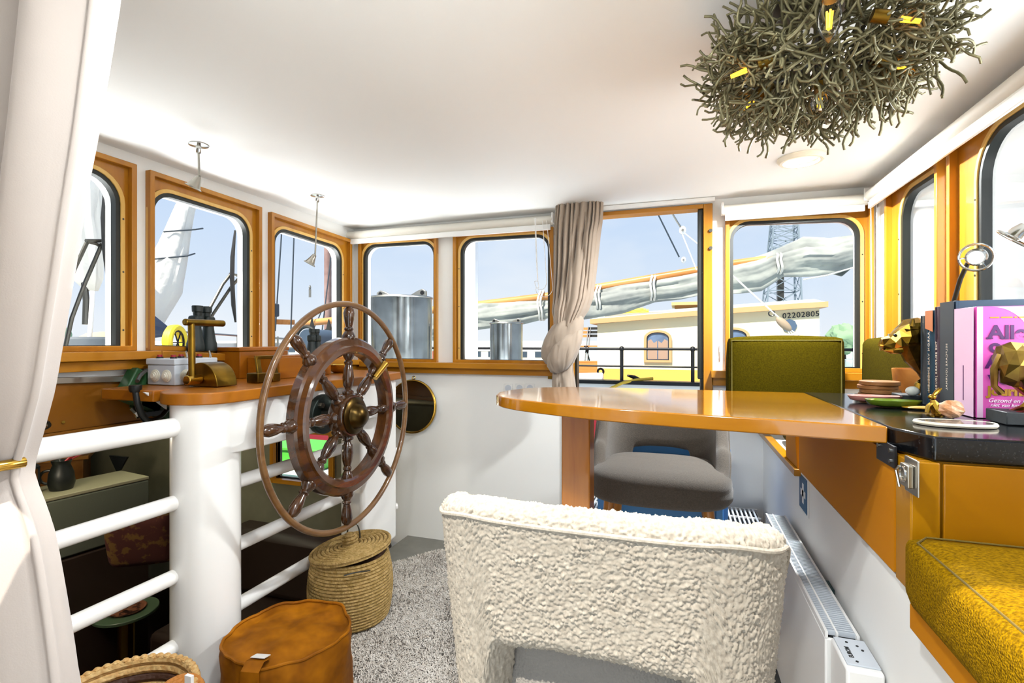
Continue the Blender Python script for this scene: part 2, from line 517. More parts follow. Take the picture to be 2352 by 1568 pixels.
# back (starboard) wall windows
o4 = [(sx(828), 1.118), (sx(1007), 1.118), (sx(1007), 1.915), (sx(828), 1.925)]
g4 = [(sx(838), 1.130), (sx(1000), 1.130), (sx(1000), 1.880), (sx(838), 1.885)]
o5 = [(sx(1044), 1.118), (sx(1273), 1.118), (sx(1273), 1.915), (sx(1044), 1.915)]
g5 = [(sx(1061), 1.130), (sx(1263), 1.130), (sx(1263), 1.875), (sx(1061), 1.880)]
o6 = [(sx(1665), 1.10), (sx(2003), 1.10), (sx(2003), 1.94), (sx(1665), 1.94)]
g6 = [(sx(1679), 1.115), (sx(1971), 1.115), (sx(1971), 1.848), (sx(1679), 1.868)]
window(4, PL_B, o4, g4, (0.006, 0.006, 0.085, 0.085), 'wood-framed window with the shiny funnel outside it')
window(5, PL_B, o5, g5, (0.006, 0.006, 0.085, 0.085), 'wood-framed window left of the knotted taupe curtain')
window(6, PL_B, o6, g6, (0.006, 0.006, 0.085, 0.085), 'wood-framed window above the olive back cushion')
# right (aft) wall windows
o7 = [(sr(2173), 1.10), (2.66, 1.10), (2.66, 1.95), (sr(2173), 1.95)]
g7 = [(sr(2161), 1.115), (sr(2076), 1.115), (sr(2076), 1.865), (sr(2161), 1.865)]
o8 = [(0.85, 1.10), (sr(2196), 1.10), (sr(2196), 1.95), (0.85, 1.95)]
g8 = [(0.93, 1.115), (sr(2257), 1.115), (sr(2257), 1.882), (0.93, 1.882)]
window(7, PL_R, o7, g7, (0.006, 0.006, 0.11, 0.03), 'narrow wood-framed window behind the gold lion head', deep=0.12)
window(8, PL_R, o8, g8, (0.006, 0.006, 0.13, 0.13), 'large wood-framed window behind the pink book', deep=0.12)
# wall behind the camera: unseen door and two windows, sized to shape the sun
o9 = [(0.44, 1.10), (0.88, 1.10), (0.88, 1.95), (0.44, 1.95)]
g9 = [(0.50, 1.12), (0.85, 1.12), (0.85, 1.91), (0.50, 1.91)]
o10 = [(-1.80, 0.92), (-0.93, 0.92), (-0.93, 1.42), (-1.80, 1.42)]
g10 = [(-1.75, 0.95), (-0.98, 0.95), (-0.98, 1.38), (-1.75, 1.38)]
window(9, PL_P, o9, g9, (0.02, 0.02, 0.09, 0.09), 'wood-framed window beside the door behind the viewer', screws=False)
window(10, PL_P, o10, g10, (0.02, 0.02, 0.09, 0.09), 'wide wood-framed window behind the cream curtain', screws=False)
def hole(o): return (o[0][0] + 0.008, o[1][0] - 0.008, o[0][1] + 0.008, min(o[2][1], o[3][1]) - 0.008)

DX0, DX1, DZ = sx(1309), sx(1636), 1.975          # the door opening in the back wall
struct('wall_left', wall_mesh(PL_L, 0.06, 0.22, YB + 0.1, 0.92, ZC, HL), MW, 'white forward wall carrying three wood-framed windows')
struct('wall_back', wall_mesh(PL_B, 0.06, XL, XR + 0.12, -1.15, ZC, [hole(o4), hole(o5), hole(o6), (DX0, DX1, 0.0, DZ)]), MW, 'white side wall with windows and a door opening')
struct('wall_right', wall_mesh(PL_R, 0.12, 0.22, YB, 0, ZC, [(o7[0][0] + 0.008, o7[1][0] - 0.008, 1.108, 1.942), (o8[0][0] + 0.008, o8[1][0] - 0.008, 1.108, 1.942)]), MW, 'white aft wall with two windows at right')
struct('wall_behind', wall_mesh(PL_P, 0.08, XL, XR + 0.12, 0.0, ZC, [hole(o9), hole(o10), (-0.72, 0.30, 0.0, 1.87)]), MW, 'white wall behind the viewer with an open door')
struct('ceiling', MB().box(XL - 0.1, 0.22, ZC, XR + 0.14, YB + 0.1, ZC + 0.06), MCEIL, 'off-white painted ceiling of the wheelhouse', 'ceiling')
struct('floor', MB().box(-1.66, 0.05, -0.05, XR + 0.1, YB, 0.0), MFLOOR, 'grey painted floor at the rug edge', 'floor')
# trims
m = MB()
m.add([(XL, 0.8, 1.180), (XL, 1.47, 1.180), (XL + 0.09, 1.47, 1.180), (XL + 0.09, 0.8, 1.180), (XL, 0.8, 1.213), (XL, 1.47, 1.213), (XL + 0.09, 1.47, 1.213), (XL + 0.09, 0.8, 1.213)],
      [(0, 1, 2, 3), (7, 6, 5, 4), (0, 4, 5, 1), (1, 5, 6, 2), (2, 6, 7, 3), (3, 7, 4, 0)])
def slab(m, y0, y1, za0, za1, zb0, zb1, x0, x1):
    m.add([(x0, y0, za0), (x0, y1, zb0), (x1, y1, zb0), (x1, y0, za0), (x0, y0, za1), (x0, y1, zb1), (x1, y1, zb1), (x1, y0, za1)],
          [(0, 1, 2, 3), (7, 6, 5, 4), (0, 4, 5, 1), (1, 5, 6, 2), (2, 6, 7, 3), (3, 7, 4, 0)])
slab(m, 1.472, YB - 0.001, 1.180, 1.213, 1.093, 1.126, XL, XL + 0.09)
t1 = sgroup('trim_1', 'varnished wood sill under the forward windows', 'sill')
m.build('sill_board', OAK_Y, t1, bevel=0.003)
m = MB(); slab(m, 0.8, 1.468, 1.142, 1.178, 1.142, 1.178, XL, XL + 0.05); slab(m, 1.472, YB - 0.001, 1.142, 1.178, 1.055, 1.091, XL, XL + 0.05)
m.build('apron_board', OAK_Y, t1, bevel=0.002)
m = MB(); slab(m, 0.8, YB, 1.118, 1.140, 1.03, 1.052, XL, XL + 0.03)
m.build('aluminium_strip', STEEL, t1, bevel=0.002)
t2 = sgroup('trim_2', 'varnished wood sill under the two windows left of the door', 'sill')
MB().box(XL + 0.09, YB - 0.07, 1.086, DX0 - 0.002, YB, 1.120).build('sill_board', OAK_X, t2, bevel=0.003)
MB().box(XL + 0.05, YB - 0.035, 1.050, DX0 - 0.002, YB, 1.085).build('apron_board', OAK_X, t2, bevel=0.002)
t3 = sgroup('trim_3', 'short varnished wood sill right of the door', 'sill')
MB().box(DX1 - 0.01, YB - 0.075, 1.062, XR, YB, 1.100).build('sill_board', OAK_X, t3, bevel=0.003)
MB().box(DX1 + 0.002, YB - 0.035, 1.020, XR, YB, 1.061).build('apron_board', OAK_X, t3, bevel=0.002)
t4 = sgroup('trim_4', 'brown wood panel under the forward windows beside the cream curtain', 'panel')
MB().box(XL - 0.01, 0.10, 0.935, XL + 0.012, YB, 1.117).build('panel_board', BROWNP_Y, t4)
MB().box(XL - 0.01, 0.10, 0.905, XL + 0.022, YB, 0.934).build('edge_strip', BROWNP_Y, t4, bevel=0.003)
MB().cyl(at(146, 969, X=XL + 0.012), at(146, 969, X=XL + 0.02), 0.005, n=10).build('knob', BRASS, t4)
# door frame
d1 = sgroup('door_1', 'wood door frame open to the boat alongside', 'door')
m = MB(); m.box(DX1 - 0.045, YB - 0.03, 0.0, DX1, YB + 0.06, DZ); m.build('jamb', OAK_Z, d1, bevel=0.003)
m = MB(); m.box(DX0, YB - 0.03, 0.0, DX0 + 0.03, YB + 0.06, DZ); m.build('jamb', OAK_Z, d1, bevel=0.003)
m = MB(); m.box(DX0 + 0.03, YB - 0.03, DZ - 0.022, DX1 - 0.045, YB + 0.06, DZ); m.build('head_board', OAK_X, d1, bevel=0.003)
m = MB(); m.box(DX1 - 0.072, YB - 0.012, 1.05, DX1 - 0.045, YB + 0.06, DZ - 0.022); m.box(DX1 - 0.06, YB - 0.012, 0.02, DX1 - 0.045, YB + 0.06, 1.05); m.build('door_edge', GASK, d1, bevel=0.003)
m = MB(); m.box(DX0 + 0.03, YB - 0.005, 0.02, DX0 + 0.042, YB + 0.06, DZ - 0.022); m.build('door_edge', GASK, d1)
for py in (530, 570):
    p = at(1632, py, Y=YB - 0.03); MB().cyl(p, p + Vector((0, -0.012, 0)), 0.009, n=10).build('catch', STEELD, d1)
m = MB(); a, b = at(1385, 488, Y=YB - 0.05), at(1640, 468, Y=YB - 0.05)
m.bar((DX0, YB - 0.05, ZC - 0.011), (DX1 + 0.01, YB - 0.05, ZC - 0.011), 0.03, 0.02)
single('curtain_rail', m, WPLAST, 'white curtain rail on the ceiling above the door', 'rail', bevel=0.002)
# wood panelling and cord hook right of the door
m = MB(); p = at(1655, 800, Y=YB); m.tube([p + Vector((0, -0.012, 0.03)), p + Vector((0, -0.012, -0.05))], 0.004, 8); m.box(p.x - 0.006, YB - 0.012, p.z - 0.02, p.x + 0.006, YB, p.z + 0.02)
single('cord_cleat', m, GPLAST, 'small grey cord cleat on the white strip beside the door', 'cleat')
m = MB(); p = at(1264, 866, Y=YB); m.box(p.x - 0.012, YB - 0.01, p.z - 0.010, p.x + 0.022, YB, p.z + 0.012); m.cyl(p + Vector((0.016, -0.02, 0)), p + Vector((0.05, -0.02, 0)), 0.006)
single('brass_catch', m, BRASS, 'small brass catch under the sill by the knotted curtain', 'catch')
for i, px in enumerate((1168, 1194, 1218)):
    p = at(px, 889, Y=YB)
    t = thing('wall_socket', ['leftmost white wall socket behind the table tip', 'middle white wall socket behind the table tip', 'rightmost white wall socket behind the table tip'][i], 'socket', (p.x, YB, p.z - 0.04), 'wall sockets behind the table tip')
    MB().box(p.x - 0.028, YB - 0.008, p.z - 0.03, p.x + 0.028, YB, p.z + 0.02).build('plate', WPLAST, t, bevel=0.003)
    MB().cyl((p.x, YB - 0.0085, p.z - 0.005), (p.x, YB - 0.006, p.z - 0.005), 0.02, n=20).build('insert', GPLAST, t)

# raised settee platform on the right
struct('wall_platform', MB().box(0.41, 0.301, 0.0, XR, YB, 0.785), MW, 'white front of the raised settee platform at right')
t5 = sgroup('trim_5', 'wood edging along the settee platform', 'edging')
MB().box(0.385, 1.99, 0.775, 0.42, YB - 0.002, 0.80).build('edge_strip', CABW, t5, bevel=0.003)
MB().box(0.385, 0.302, 0.745, 0.42, 1.06, 0.79).build('edge_strip', BOARDW, t5, bevel=0.003)
# lower saloon seen through the railing
SAL = mat('saloon_wall', '#7f7b68', 0.7, var=(3, '#6c6856'))
SALC = mat('saloon_ceiling', '#8c8874', 0.7)
SALF = mat('saloon_floor', '#231a14', 0.6)
struct('floor_saloon', MB().box(-6.0, -1.2, -1.2, -1.55, 3.1, -1.15), SALF, 'dark floor of the saloon below the railing', 'floor')
struct('ceiling_saloon', MB().box(-6.0, -1.2, 0.90, XL - 0.06, 3.1, 0.96), SALC, 'underside of the foredeck above the saloon', 'ceiling')
SALWIN = (-2.78, -2.30, 0.26, 0.60)
struct('wall_saloon', wall_mesh(('Y', 2.91, -1), 0.06, -6.0, XL, -1.15, 0.9, [SALWIN]), SAL, 'shaded wall of the saloon below with a small window')
struct('wall_saloon_fore', MB().box(-6.06, -1.2, -1.15, -6.0, 2.97, 0.9), SAL, 'shaded forward wall of the saloon below')
struct('wall_saloon_port', MB().box(-6.0, -1.26, -1.15, -1.6, -1.2, 0.9), SAL, 'shaded near side wall of the saloon below')
struct('wall_stairwell', MB().box(-1.64, -1.2, -1.15, -1.60, YB, -0.052).box(-2.1, -1.2, 0.05, -1.66, 0.05, 0.9), SAL, 'shaded side of the stairwell under the railing')
w = sgroup('window_11', 'small saloon window below the console, daylight behind', 'window')
a0, a1, b0, b1 = SALWIN
m = MB(); m.box(a0, 2.88, b0 - 0.03, a1, 2.95, b0); m.box(a0, 2.88, b1, a1, 2.95, b1 + 0.03); m.build('frame_board', OAK_X, w)
m = MB(); m.box(a0 - 0.03, 2.88, b0 - 0.03, a0, 2.95, b1 + 0.03); m.box(a1, 2.88, b0 - 0.03, a1 + 0.03, 2.95, b1 + 0.03); m.build('frame_upright', OAK_Z, w)
MB().box(a0, 2.92, b0, a1, 2.924, b1).build('pane', GLASS, w)

# ------------------------------------------------------------------ large furniture
# table leaf
TZ = 1.08
pts = []
ya, yb_, xe = 1.205, 1.885, 0.395
pts.append((xe, yb_)); 
ctr = [(xe, yb_), (-0.30, 1.87)]
tip = [(-0.30, 1.872), (-0.40, 1.845), (-0.48, 1.80), (-0.535, 1.735), (-0.565, 1.66), (-0.574, 1.58), (-0.555, 1.505), (-0.515, 1.45), (-0.455, 1.405), (-0.38, 1.365), (-0.29, 1.325), (-0.20, 1.293), (-0.10, 1.268), (0.02, 1.245)]
poly = [(xe, yb_)] + tip + [(0.2, 1.218), (xe, 1.185)]
tb = thing('table', 'varnished wood bar table with rounded end and single square leg', 'table', (-0.05, 1.55, 0))
MB().prism([(x, y, TZ - 0.034) for x, y in poly], (0, 0, 0.034)).build('table_top', TABLEW, tb, bevel=0.003, angle=30)
MB().box(-0.355, 1.56, 0.012, -0.265, 1.65, TZ - 0.035).build('leg', wood('table_leg_wood', '#a8611c', '#c87f2e', 2, 16, 0.3, 0.4), tb, bevel=0.004)
# granite counter and its cabinet
cb = thing('counter_cabinet', 'wooden cabinet with brown side panel under the black counter', 'cabinet', (0.65, 1.5, 0.785))
MB().box(0.415, 1.105, 0.786, XR - 0.002, 1.90, TZ - 0.047).build('body', CABW, cb, bevel=0.002)
MB().box(0.398, 1.165, 0.80, 0.414, 1.98, TZ - 0.05).build('side_panel', BOARDW, cb)
MB().box(0.400, 1.095, 0.79, 0.445, 1.163, TZ - 0.048).build('corner_post', CABW, cb, bevel=0.003)
MB().box(0.450, 1.096, 0.79, XR - 0.002, 1.104, TZ - 0.05).build('front_panel', wood('front_panel_wood', '#976003', '#a9700a', 0, 4, 0.3, 0.3), cb, bevel=0.002)
hg = MB(); p = at(2040, 1032, X=0.398); hg.box(0.392, p.y - 0.045, p.z - 0.028, 0.398, p.y + 0.045, p.z + 0.014); h = hg.build('hinge', BLACKM, cb, bevel=0.001)
s = MB()
for dy, dz in ((-0.03, -0.016), (0.03, 0.004), (-0.03, 0.004)): s.cyl((0.392, p.y + dy, p.z + dz), (0.389, p.y + dy, p.z + dz), 0.005, n=10)
s.build('screw', CHROME, h)
p = at(2097, 1090, X=0.398); lt = MB(); lt.box(0.394, p.y - 0.028, p.z - 0.034, 0.398, p.y + 0.026, p.z + 0.030); lt.box(0.384, p.y - 0.016, p.z - 0.022, 0.394, p.y + 0.018, p.z + 0.018)
l = lt.build('latch', STEEL, cb, bevel=0.003)
lt = MB(); lt.tube([(0.388, p.y + 0.03, p.z - 0.03), (0.384, p.y + 0.034, p.z), (0.384, p.y + 0.02, p.z + 0.01)], 0.0025, 8); lt.torus((0.383, p.y, p.z), 0.012, 0.0025, (1, 0, 0), 20, 6); lt.build('latch_pin', CHROME, l)
brk = MB(); brk.prism([(0.396, 2.00, 0.80), (0.396, 2.20, 0.80), (0.396, 2.20, 1.03), (0.396, 2.06, 1.03)], (0.05, 0, 0)); brk.build('support_bracket', BOARDW, cb, bevel=0.003)
cp = [(0.400, 1.92), (0.400, 1.185), (0.435, 1.095), (XR - 0.001, 1.085), (XR - 0.001, 1.92)]
single('granite_counter', MB().prism([(x, y, TZ - 0.046) for x, y in cp], (0, 0, 0.045)), GRANITE, 'polished black granite counter beside the wooden table', 'counter', bevel=0.004)

# settee cushions
def cushion(name, lo, hi, material, label, cat='cushion', r=0.03, rot=None, org=None, pipe=None):
    """soft box: rounded, slightly domed"""
    n = 14
    m = MB()
    c = Vector([(a + b) / 2 for a, b in zip(lo, hi)]); h = Vector([(b - a) / 2 for a, b in zip(lo, hi)])
    bm = bmesh.new(); bmesh.ops.create_cube(bm, size=2)
    bmesh.ops.subdivide_edges(bm, edges=bm.edges, cuts=n, use_grid_fill=True)
    for v in bm.verts:
        q = Vector(v.co)
        p = Vector((q.x * h.x, q.y * h.y, q.z * h.z))
        inn = Vector([max(-(hh - r), min(hh - r, pp)) for hh, pp in zip(h, p)])
        d = p - inn
        if d.length > 1e-9:
            p = inn + d.normalized() * r
        bul = 0.010
        for i in range(3):
            j, k = (i + 1) % 3, (i + 2) % 3
            if abs(q[i]) > 0.999: p[i] += math.copysign(bul * (1 - q[j] ** 2) * (1 - q[k] ** 2), q[i])
        v.co = p
    for v in bm.verts: m.v.append(c + (rot @ v.co if rot else v.co))
    bm.verts.index_update()
    for f in bm.faces: m.f.append([v.index for v in f.verts])
    bm.free()
    return m
# back cushions standing against the back wall and the right wall
pa, pb = at(1674, 775, Y=2.62), at(1939, 778, Y=2.62)
t = thing('back_cushion', 'wide olive back cushion under the window beside the door', 'cushion', ((pa.x + pb.x) / 2, 2.66, 0.92), 'olive settee back cushions')
cushion('x', (pa.x, 2.61, 0.90), (pb.x, 2.72, pa.z), OLIVE, '', r=0.018).build('cover', OLIVE, t)
MB().tube([(pa.x + 0.012, 2.612, 0.92), (pa.x + 0.012, 2.612, pa.z - 0.014), (pb.x - 0.012, 2.612, pa.z - 0.014), (pb.x - 0.012, 2.612, 0.92)], 0.004, 6).build('piping', mat('olive_piping', '#5a5010', 0.9), t)
pc = at(1946, 778, Y=2.60)
t = thing('back_cushion', 'olive back cushion against the aft wall behind the gold lion head', 'cushion', (0.82, 2.2, 0.92), 'olive settee back cushions')
cushion('x', (0.76, 1.98, 0.90), (0.885, 2.60, pc.z), OLIVE, '', r=0.03).build('cover', OLIVE, t)
t = thing('seat_cushion', 'olive seat cushion behind the table under the back cushion', 'cushion', (0.6, 2.4, 0.80))
cushion('x', (0.450, 1.99, 0.801), (0.755, 2.60, 0.90), OLIVE, '', r=0.02).build('cover', OLIVE, t)
# mustard cushion in the near right corner
t = thing('seat_cushion', 'mustard yellow seat cushion in front of the cabinet, partly sunlit', 'cushion', (0.65, 0.6, 0.787))
c = cushion('x', (0.372, 0.31, 0.787), (0.895, 1.07, 0.912), MUST, '', r=0.028)
c.build('cover', MUST, t)
MB().tube([(0.386, 0.32, 0.906), (0.386, 1.03, 0.906), (0.41, 1.06, 0.907), (0.885, 1.06, 0.907)], 0.0018, 6).build('seam', mat('dark_mustard_thread', '#5f4c0a', 0.9), t)

# heaters
def convector(name, label, x0, y0, z0, x1, y1, z1, along, step):
    t = thing(name, label, 'heater', ((x0 + x1) / 2, (y0 + y1) / 2, z0))
    MB().box(x0, y0, z0, x1, y1, z1 - 0.015).build('body', WPLAST, t, bevel=0.004)
    m = MB()
    if along == 'Y':
        m.box(x0, y0, z1 - 0.015, x0 + 0.006, y1, z1); m.box(x1 - 0.006, y0, z1 - 0.015, x1, y1, z1); m.box((x0 + x1) / 2 - 0.012, y0, z1 - 0.013, (x0 + x1) / 2 - 0.008, y1, z1)
    else:
        m.box(x0, y0, z1 - 0.015, x1, y0 + 0.006, z1); m.box(x0, y1 - 0.006, z1 - 0.015, x1, y1, z1); m.box(x0, (y0 + y1) / 2 - 0.004, z1 - 0.010, x1, (y0 + y1) / 2 + 0.004, z1 - 0.002)
    m.build('grille_rail', WPLAST, t)
    m = MB()
    a, b = (y0, y1) if along == 'Y' else (x0, x1)
    k = a + step
    while k < b - step / 2:
        if along == 'Y': m.box(x0 + 0.006, k, z1 - 0.012, x1 - 0.006, k + step * 0.42, z1 - 0.001)
        else: m.box(k, y0 + 0.006, z1 - 0.012, k + step * 0.42, y1 - 0.006, z1 - 0.001)
        k += step
    g = m.build('grille_slats', GPLAST, t, smooth=False); g['kind'] = 'stuff'
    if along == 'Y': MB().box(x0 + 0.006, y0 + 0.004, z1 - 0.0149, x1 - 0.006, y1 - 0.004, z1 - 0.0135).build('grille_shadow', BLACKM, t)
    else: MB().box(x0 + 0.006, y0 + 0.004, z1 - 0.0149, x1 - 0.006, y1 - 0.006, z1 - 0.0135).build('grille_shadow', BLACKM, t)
    return t
ht = convector('panel_heater', 'slim white panel heater with control box beside the boucle stool', 0.325, 1.348, 0.10, 0.395, 2.20, 0.57, 'Y', 0.010)
MB().box(0.335, 1.225, 0.12, 0.405, 1.346, 0.56).build('control_box', WPLAST, ht, bevel=0.006)
m = MB().box(0.340, 1.24, 0.56, 0.402, 1.343, 0.564); pn = m.build('control_panel', GPLAST, ht, bevel=0.001)
text('brand_mark', 'EUROM', 0.012, BLACK, pn, (0.360, 1.265, 0.5642), (0, 1, 0), (-1, 0, 0), 0.0002, 0.0006)
for dx, dy in ((0.380, 1.315), (0.386, 1.30), (0.362, 1.325), (0.362, 1.252)): MB().cyl((dx, dy, 0.564), (dx, dy, 0.5652), 0.003, n=8).build('button', BLACK, pn)
MB().box(0.395, 1.60, 0.50, 0.409, 1.66, 0.56).build('wall_bracket', mat('dark_teal_plastic', '#2c4a48', 0.5), ht)
MB().box(0.327, 1.36, 0.02, 0.393, 1.39, 0.10).build('foot', WPLAST, ht)
convector('convector', 'white floor convector with slatted top in the far corner', -0.45, 2.54, 0.02, 0.375, 2.80, 0.40, 'X', 0.020)
# first aid sign on the platform front
p = at(1848, 1133, X=0.41)
sg = thing('first_aid_sign', 'blue first aid sign with white cross on the white platform', 'sign', (0.408, p.y, p.z - 0.065))
MB().box(0.4062, p.y - 0.064, p.z - 0.066, 0.4095, p.y + 0.064, p.z + 0.066).build('plate', WPLAST, sg, bevel=0.001)
BLUE = mat('sign_blue', '#24506f', 0.4)
MB().box(0.4052, p.y - 0.056, p.z - 0.058, 0.4062, p.y + 0.056, p.z + 0.058).build('blue_field', BLUE, sg)
MB().box(0.4044, p.y - 0.034, p.z - 0.011, 0.4052, p.y + 0.034, p.z + 0.011).box(0.4044, p.y - 0.011, p.z - 0.034, 0.4052, p.y + 0.011, p.z + 0.034).build('cross', WPLAST, sg)

# ------------------------------------------------------------------ bar stools
def sgn_pow(v, e): return math.copysign(abs(v) ** e, v)
def stool(name, label, loc, flip, shell_mat, seat_mat, nphi, nloop, disp, legm, group, lift=0.0):
    t = thing(name, label, 'chair', loc, group)
    A, Bd, TK = 0.270, 0.255, 0.050
    def plan(phi, z, off):
        k = 0.90 + 0.10 * min(1, max(0, (z - 0.66) / 0.30))
        x = (A * k - off) * sgn_pow(math.sin(phi), 0.50); y = -(Bd * k - off) * sgn_pow(math.cos(phi), 0.62)
        return x, y
    def sm(a, b, x):
        x = max(0, min(1, (x - a) / (b - a))); return x * x * (3 - 2 * x)
    rings = []
    lim = math.radians(112)
    tab = [-lim + 2 * lim * i / 6000 for i in range(6001)]
    acc = [0.0]
    for p0_, p1_ in zip(tab, tab[1:]):
        a0_, a1_ = plan(p0_, 0.9, 0), plan(p1_, 0.9, 0)
        acc.append(acc[-1] + math.hypot(a1_[0] - a0_[0], a1_[1] - a0_[1]))
    ev, jj = [], 0
    for i in range(nphi + 1):
        tgt = acc[-1] * i / nphi
        while jj < 5999 and acc[jj + 1] < tgt: jj += 1
        f_ = (tgt - acc[jj]) / max(1e-9, acc[jj + 1] - acc[jj])
        ev.append(tab[jj] + (tab[jj + 1] - tab[jj]) * f_)
    for phi in ev:
        ap = abs(math.degrees(phi))
        zt = 0.985 - 0.020 * sm(20, 60, ap) - 0.205 * sm(58, 112, ap)
        zb_ = 0.782 - 0.02 * sm(0, 14, ap) * 0.4 - 0.135 * sm(15, 30, ap)
        # rounded slab cross-section
        pr = []
        hgt = zt - zb_
        r = TK / 2
        nn = nloop
        per = 2 * (hgt - 2 * r) + 2 * math.pi * r
        for k in range(nn):
            q = per * k / nn
            st = hgt - 2 * r
            if q < st: o, z = 0.0, zb_ + r + q
            elif q < st + math.pi * r:
                a = (q - st) / r; o, z = r - r * math.cos(a), zt - r + r * math.sin(a)
            elif q < 2 * st + math.pi * r: o, z = TK, zt - r - (q - st - math.pi * r)
            else:
                a = (q - 2 * st - math.pi * r) / r; o, z = r + r * math.cos(a), zb_ + r - r * math.sin(a)
            x, y = plan(phi, z, o)
            pr.append(Vector((x, y, z)))
        rings.append(pr)
    m = MB(); m.loft(rings)
    def rot(p): return Vector((-p.x, -p.y, p.z)) if flip else p
    L = Vector(loc) + Vector((0, 0, lift))
    m.v = [rot(p) + L for p in m.v]
    sh = m.build('backrest', shell_mat, t, angle=80)
    if disp:
        me = sh.data
        nv_ = [(v.co.copy(), v.normal.copy()) for v in me.vertices]
        for v, (c, n) in zip(me.vertices, nv_):
            w = c + Vector((noise.noise(c * 60), noise.noise(c * 60 + Vector((9, 2, 5))), noise.noise(c * 60 + Vector((3, 7, 1))))) * 0.003
            d = noise.voronoi(w * 230)[0][0]
            big = noise.noise(c * 40)
            v.co = c + n * disp * ((0.62 - d) * (1.0 + 0.9 * big) + 0.35 * noise.noise(c * 260))
    # seam piping along the upper rim on the outside
    pp = []
    for phi in ev[::max(1, nphi // 160)]:
        ap = abs(math.degrees(phi)); zt = 0.985 - 0.020 * sm(20, 60, ap) - 0.205 * sm(58, 112, ap)
        x, y = plan(phi, zt - 0.022, -0.001)
        pp.append(rot(Vector((x, y, zt - 0.022))) + L)
    MB().tube(pp, 0.0035, 8).build('piping', shell_mat, t)
    # seat
    rings = []
    for (k, z) in ((0.86, 0.655), (0.96, 0.66), (1.0, 0.675), (1.0, 0.70), (0.985, 0.715), (0.99, 0.722), (0.97, 0.745), (0.88, 0.762), (0.6, 0.772), (0.02, 0.775)):
        rg = []
        for j in range(64):
            a = 2 * math.pi * j / 64
            x = 0.262 * k * sgn_pow(math.cos(a), 0.62); y = 0.02 + 0.25 * k * sgn_pow(math.sin(a), 0.62)
            if y < 0: x *= 0.86; y *= 0.80
            rg.append(rot(Vector((x, y, z))) + L)
        rings.append(rg)
    MB().loft(rings).build('seat', seat_mat, t, angle=60)
    for sx_ in (-1, 1):
        for sy_ in (-1, 1):
            m = MB(); m.cyl(rot(Vector((0.17 * sx_, 0.17 * sy_, 0.67))) + L, rot(Vector((0.225 * sx_, 0.225 * sy_, 0.012 - lift))) + L, 0.02, 0.013, 12); m.build('leg', legm, t)
    m = MB()
    q = [rot(Vector((x, y, 0.26))) + L for x, y in ((-0.2, -0.2), (0.2, -0.2), (0.2, 0.2), (-0.2, 0.2))]
    for i in range(4): m.cyl(q[i], q[(i + 1) % 4], 0.009, n=10)
    m.build('footrest', BLACKM, t)
    return t
LEGW = wood('stool_leg_wood', '#a9692a', '#c98a3e', 2, 14)
stool('bar_stool', 'cream boucle bar stool in the foreground with its back to the viewer', (-0.117, 0.905, 0.012), False, BOUCLE, SEATG, 640, 290, 0.0050, LEGW, 'bar stools at the table', 0.025)
stool('bar_stool', 'taupe felt bar stool tucked under the far side of the table', (-0.075, 2.06, 0.012), True, TAUPEU, TAUPEU, 80, 40, 0, LEGW, 'bar stools at the table')
# blue folding trolley behind the taupe stool
BLUEP = mat('blue_plastic', '#4d93d8', 0.4)
t = thing('blue_crate', 'blue plastic crate standing behind the taupe stool', 'crate', (-0.1, 2.45, 0.0))
m = MB(); x0, x1, y0, y1, z0, z1 = -0.36, 0.20, 2.34, 2.53, 0.02, 0.79
m.box(x0, y0, z0, x1, y1, z0 + 0.02); m.build('bottom', BLUEP, t)
for a in ((x0, y0, x1, y0 + 0.012), (x0, y1 - 0.012, x1, y1), (x0, y0 + 0.012, x0 + 0.012, y1 - 0.012), (x1 - 0.012, y0 + 0.012, x1, y1 - 0.012)):
    MB().box(a[0], a[1], z0 + 0.02, a[2], a[3], z1).build('side', BLUEP, t)
MB().box(x0 - 0.01, y0 - 0.012, z1 - 0.04, x1 + 0.01, y0, z1).box(x0 - 0.01, y1, z1 - 0.04, x1 + 0.01, y1 + 0.012, z1).build('rim', BLUEP, t, bevel=0.004)
for x in (-0.33, 0.15): MB().box(x, y0 - 0.02, 0.03, x + 0.03, y0 - 0.001, z1 - 0.045).build('rib', BLUEP, t, bevel=0.003)

# ------------------------------------------------------------------ railing with the console
t = thing('stair_railing', 'white tubular steel railing around the stairwell', 'railing', (-1.60, 1.32, 0.0))
prof = []
n = 40
def post_ring(z):
    return [Vector((-1.57 + 0.100 * math.cos(2 * math.pi * k / n), 1.325 + 0.112 * math.sin(2 * math.pi * k / n), z)) for k in range(n)]
MB().loft([post_ring(0.001), post_ring(1.045)]).build('post', MWG, t)
for z, r in ((0.966, 0.032), (0.716, 0.025), (0.472, 0.024), (0.240, 0.024)):
    MB().cyl((-1.585, 0.31, z), (-1.585, 1.26, z), r, n=20).build('rail', MWG, t)
    MB().torus((-1.585, 1.245, z), r + 0.002, 0.006, (0, 1, 0), 24, 8).build('weld', MWG, t)
for z, r, y1 in ((0.715, 0.026, 2.40), (0.475, 0.026, 2.40), (0.245, 0.026, 2.40)):
    MB().cyl((-1.60, 1.40, z), (-1.60, y1, z), r, n=20).build('rail', MWG, t)
for z in (0.62, 0.30):
    MB().cyl((-1.60, 2.46, z), (-1.545, 2.53, z), 0.02, n=16).build('rail_stub', MWG, t)
MB().box(-1.64, 2.14, 0.15, -1.50, 2.46, 1.04).build('end_post', MWG, t, bevel=0.02, seg=4)
MB().box(-1.655, 1.325, 0.86, -1.470, 2.36, 1.04).build('apron', MWG, t, bevel=0.006)
MB().box(-1.62, 2.462, -0.4, -1.60, 2.49, 1.0).build('pipe', BRASS, t, bevel=0.004)
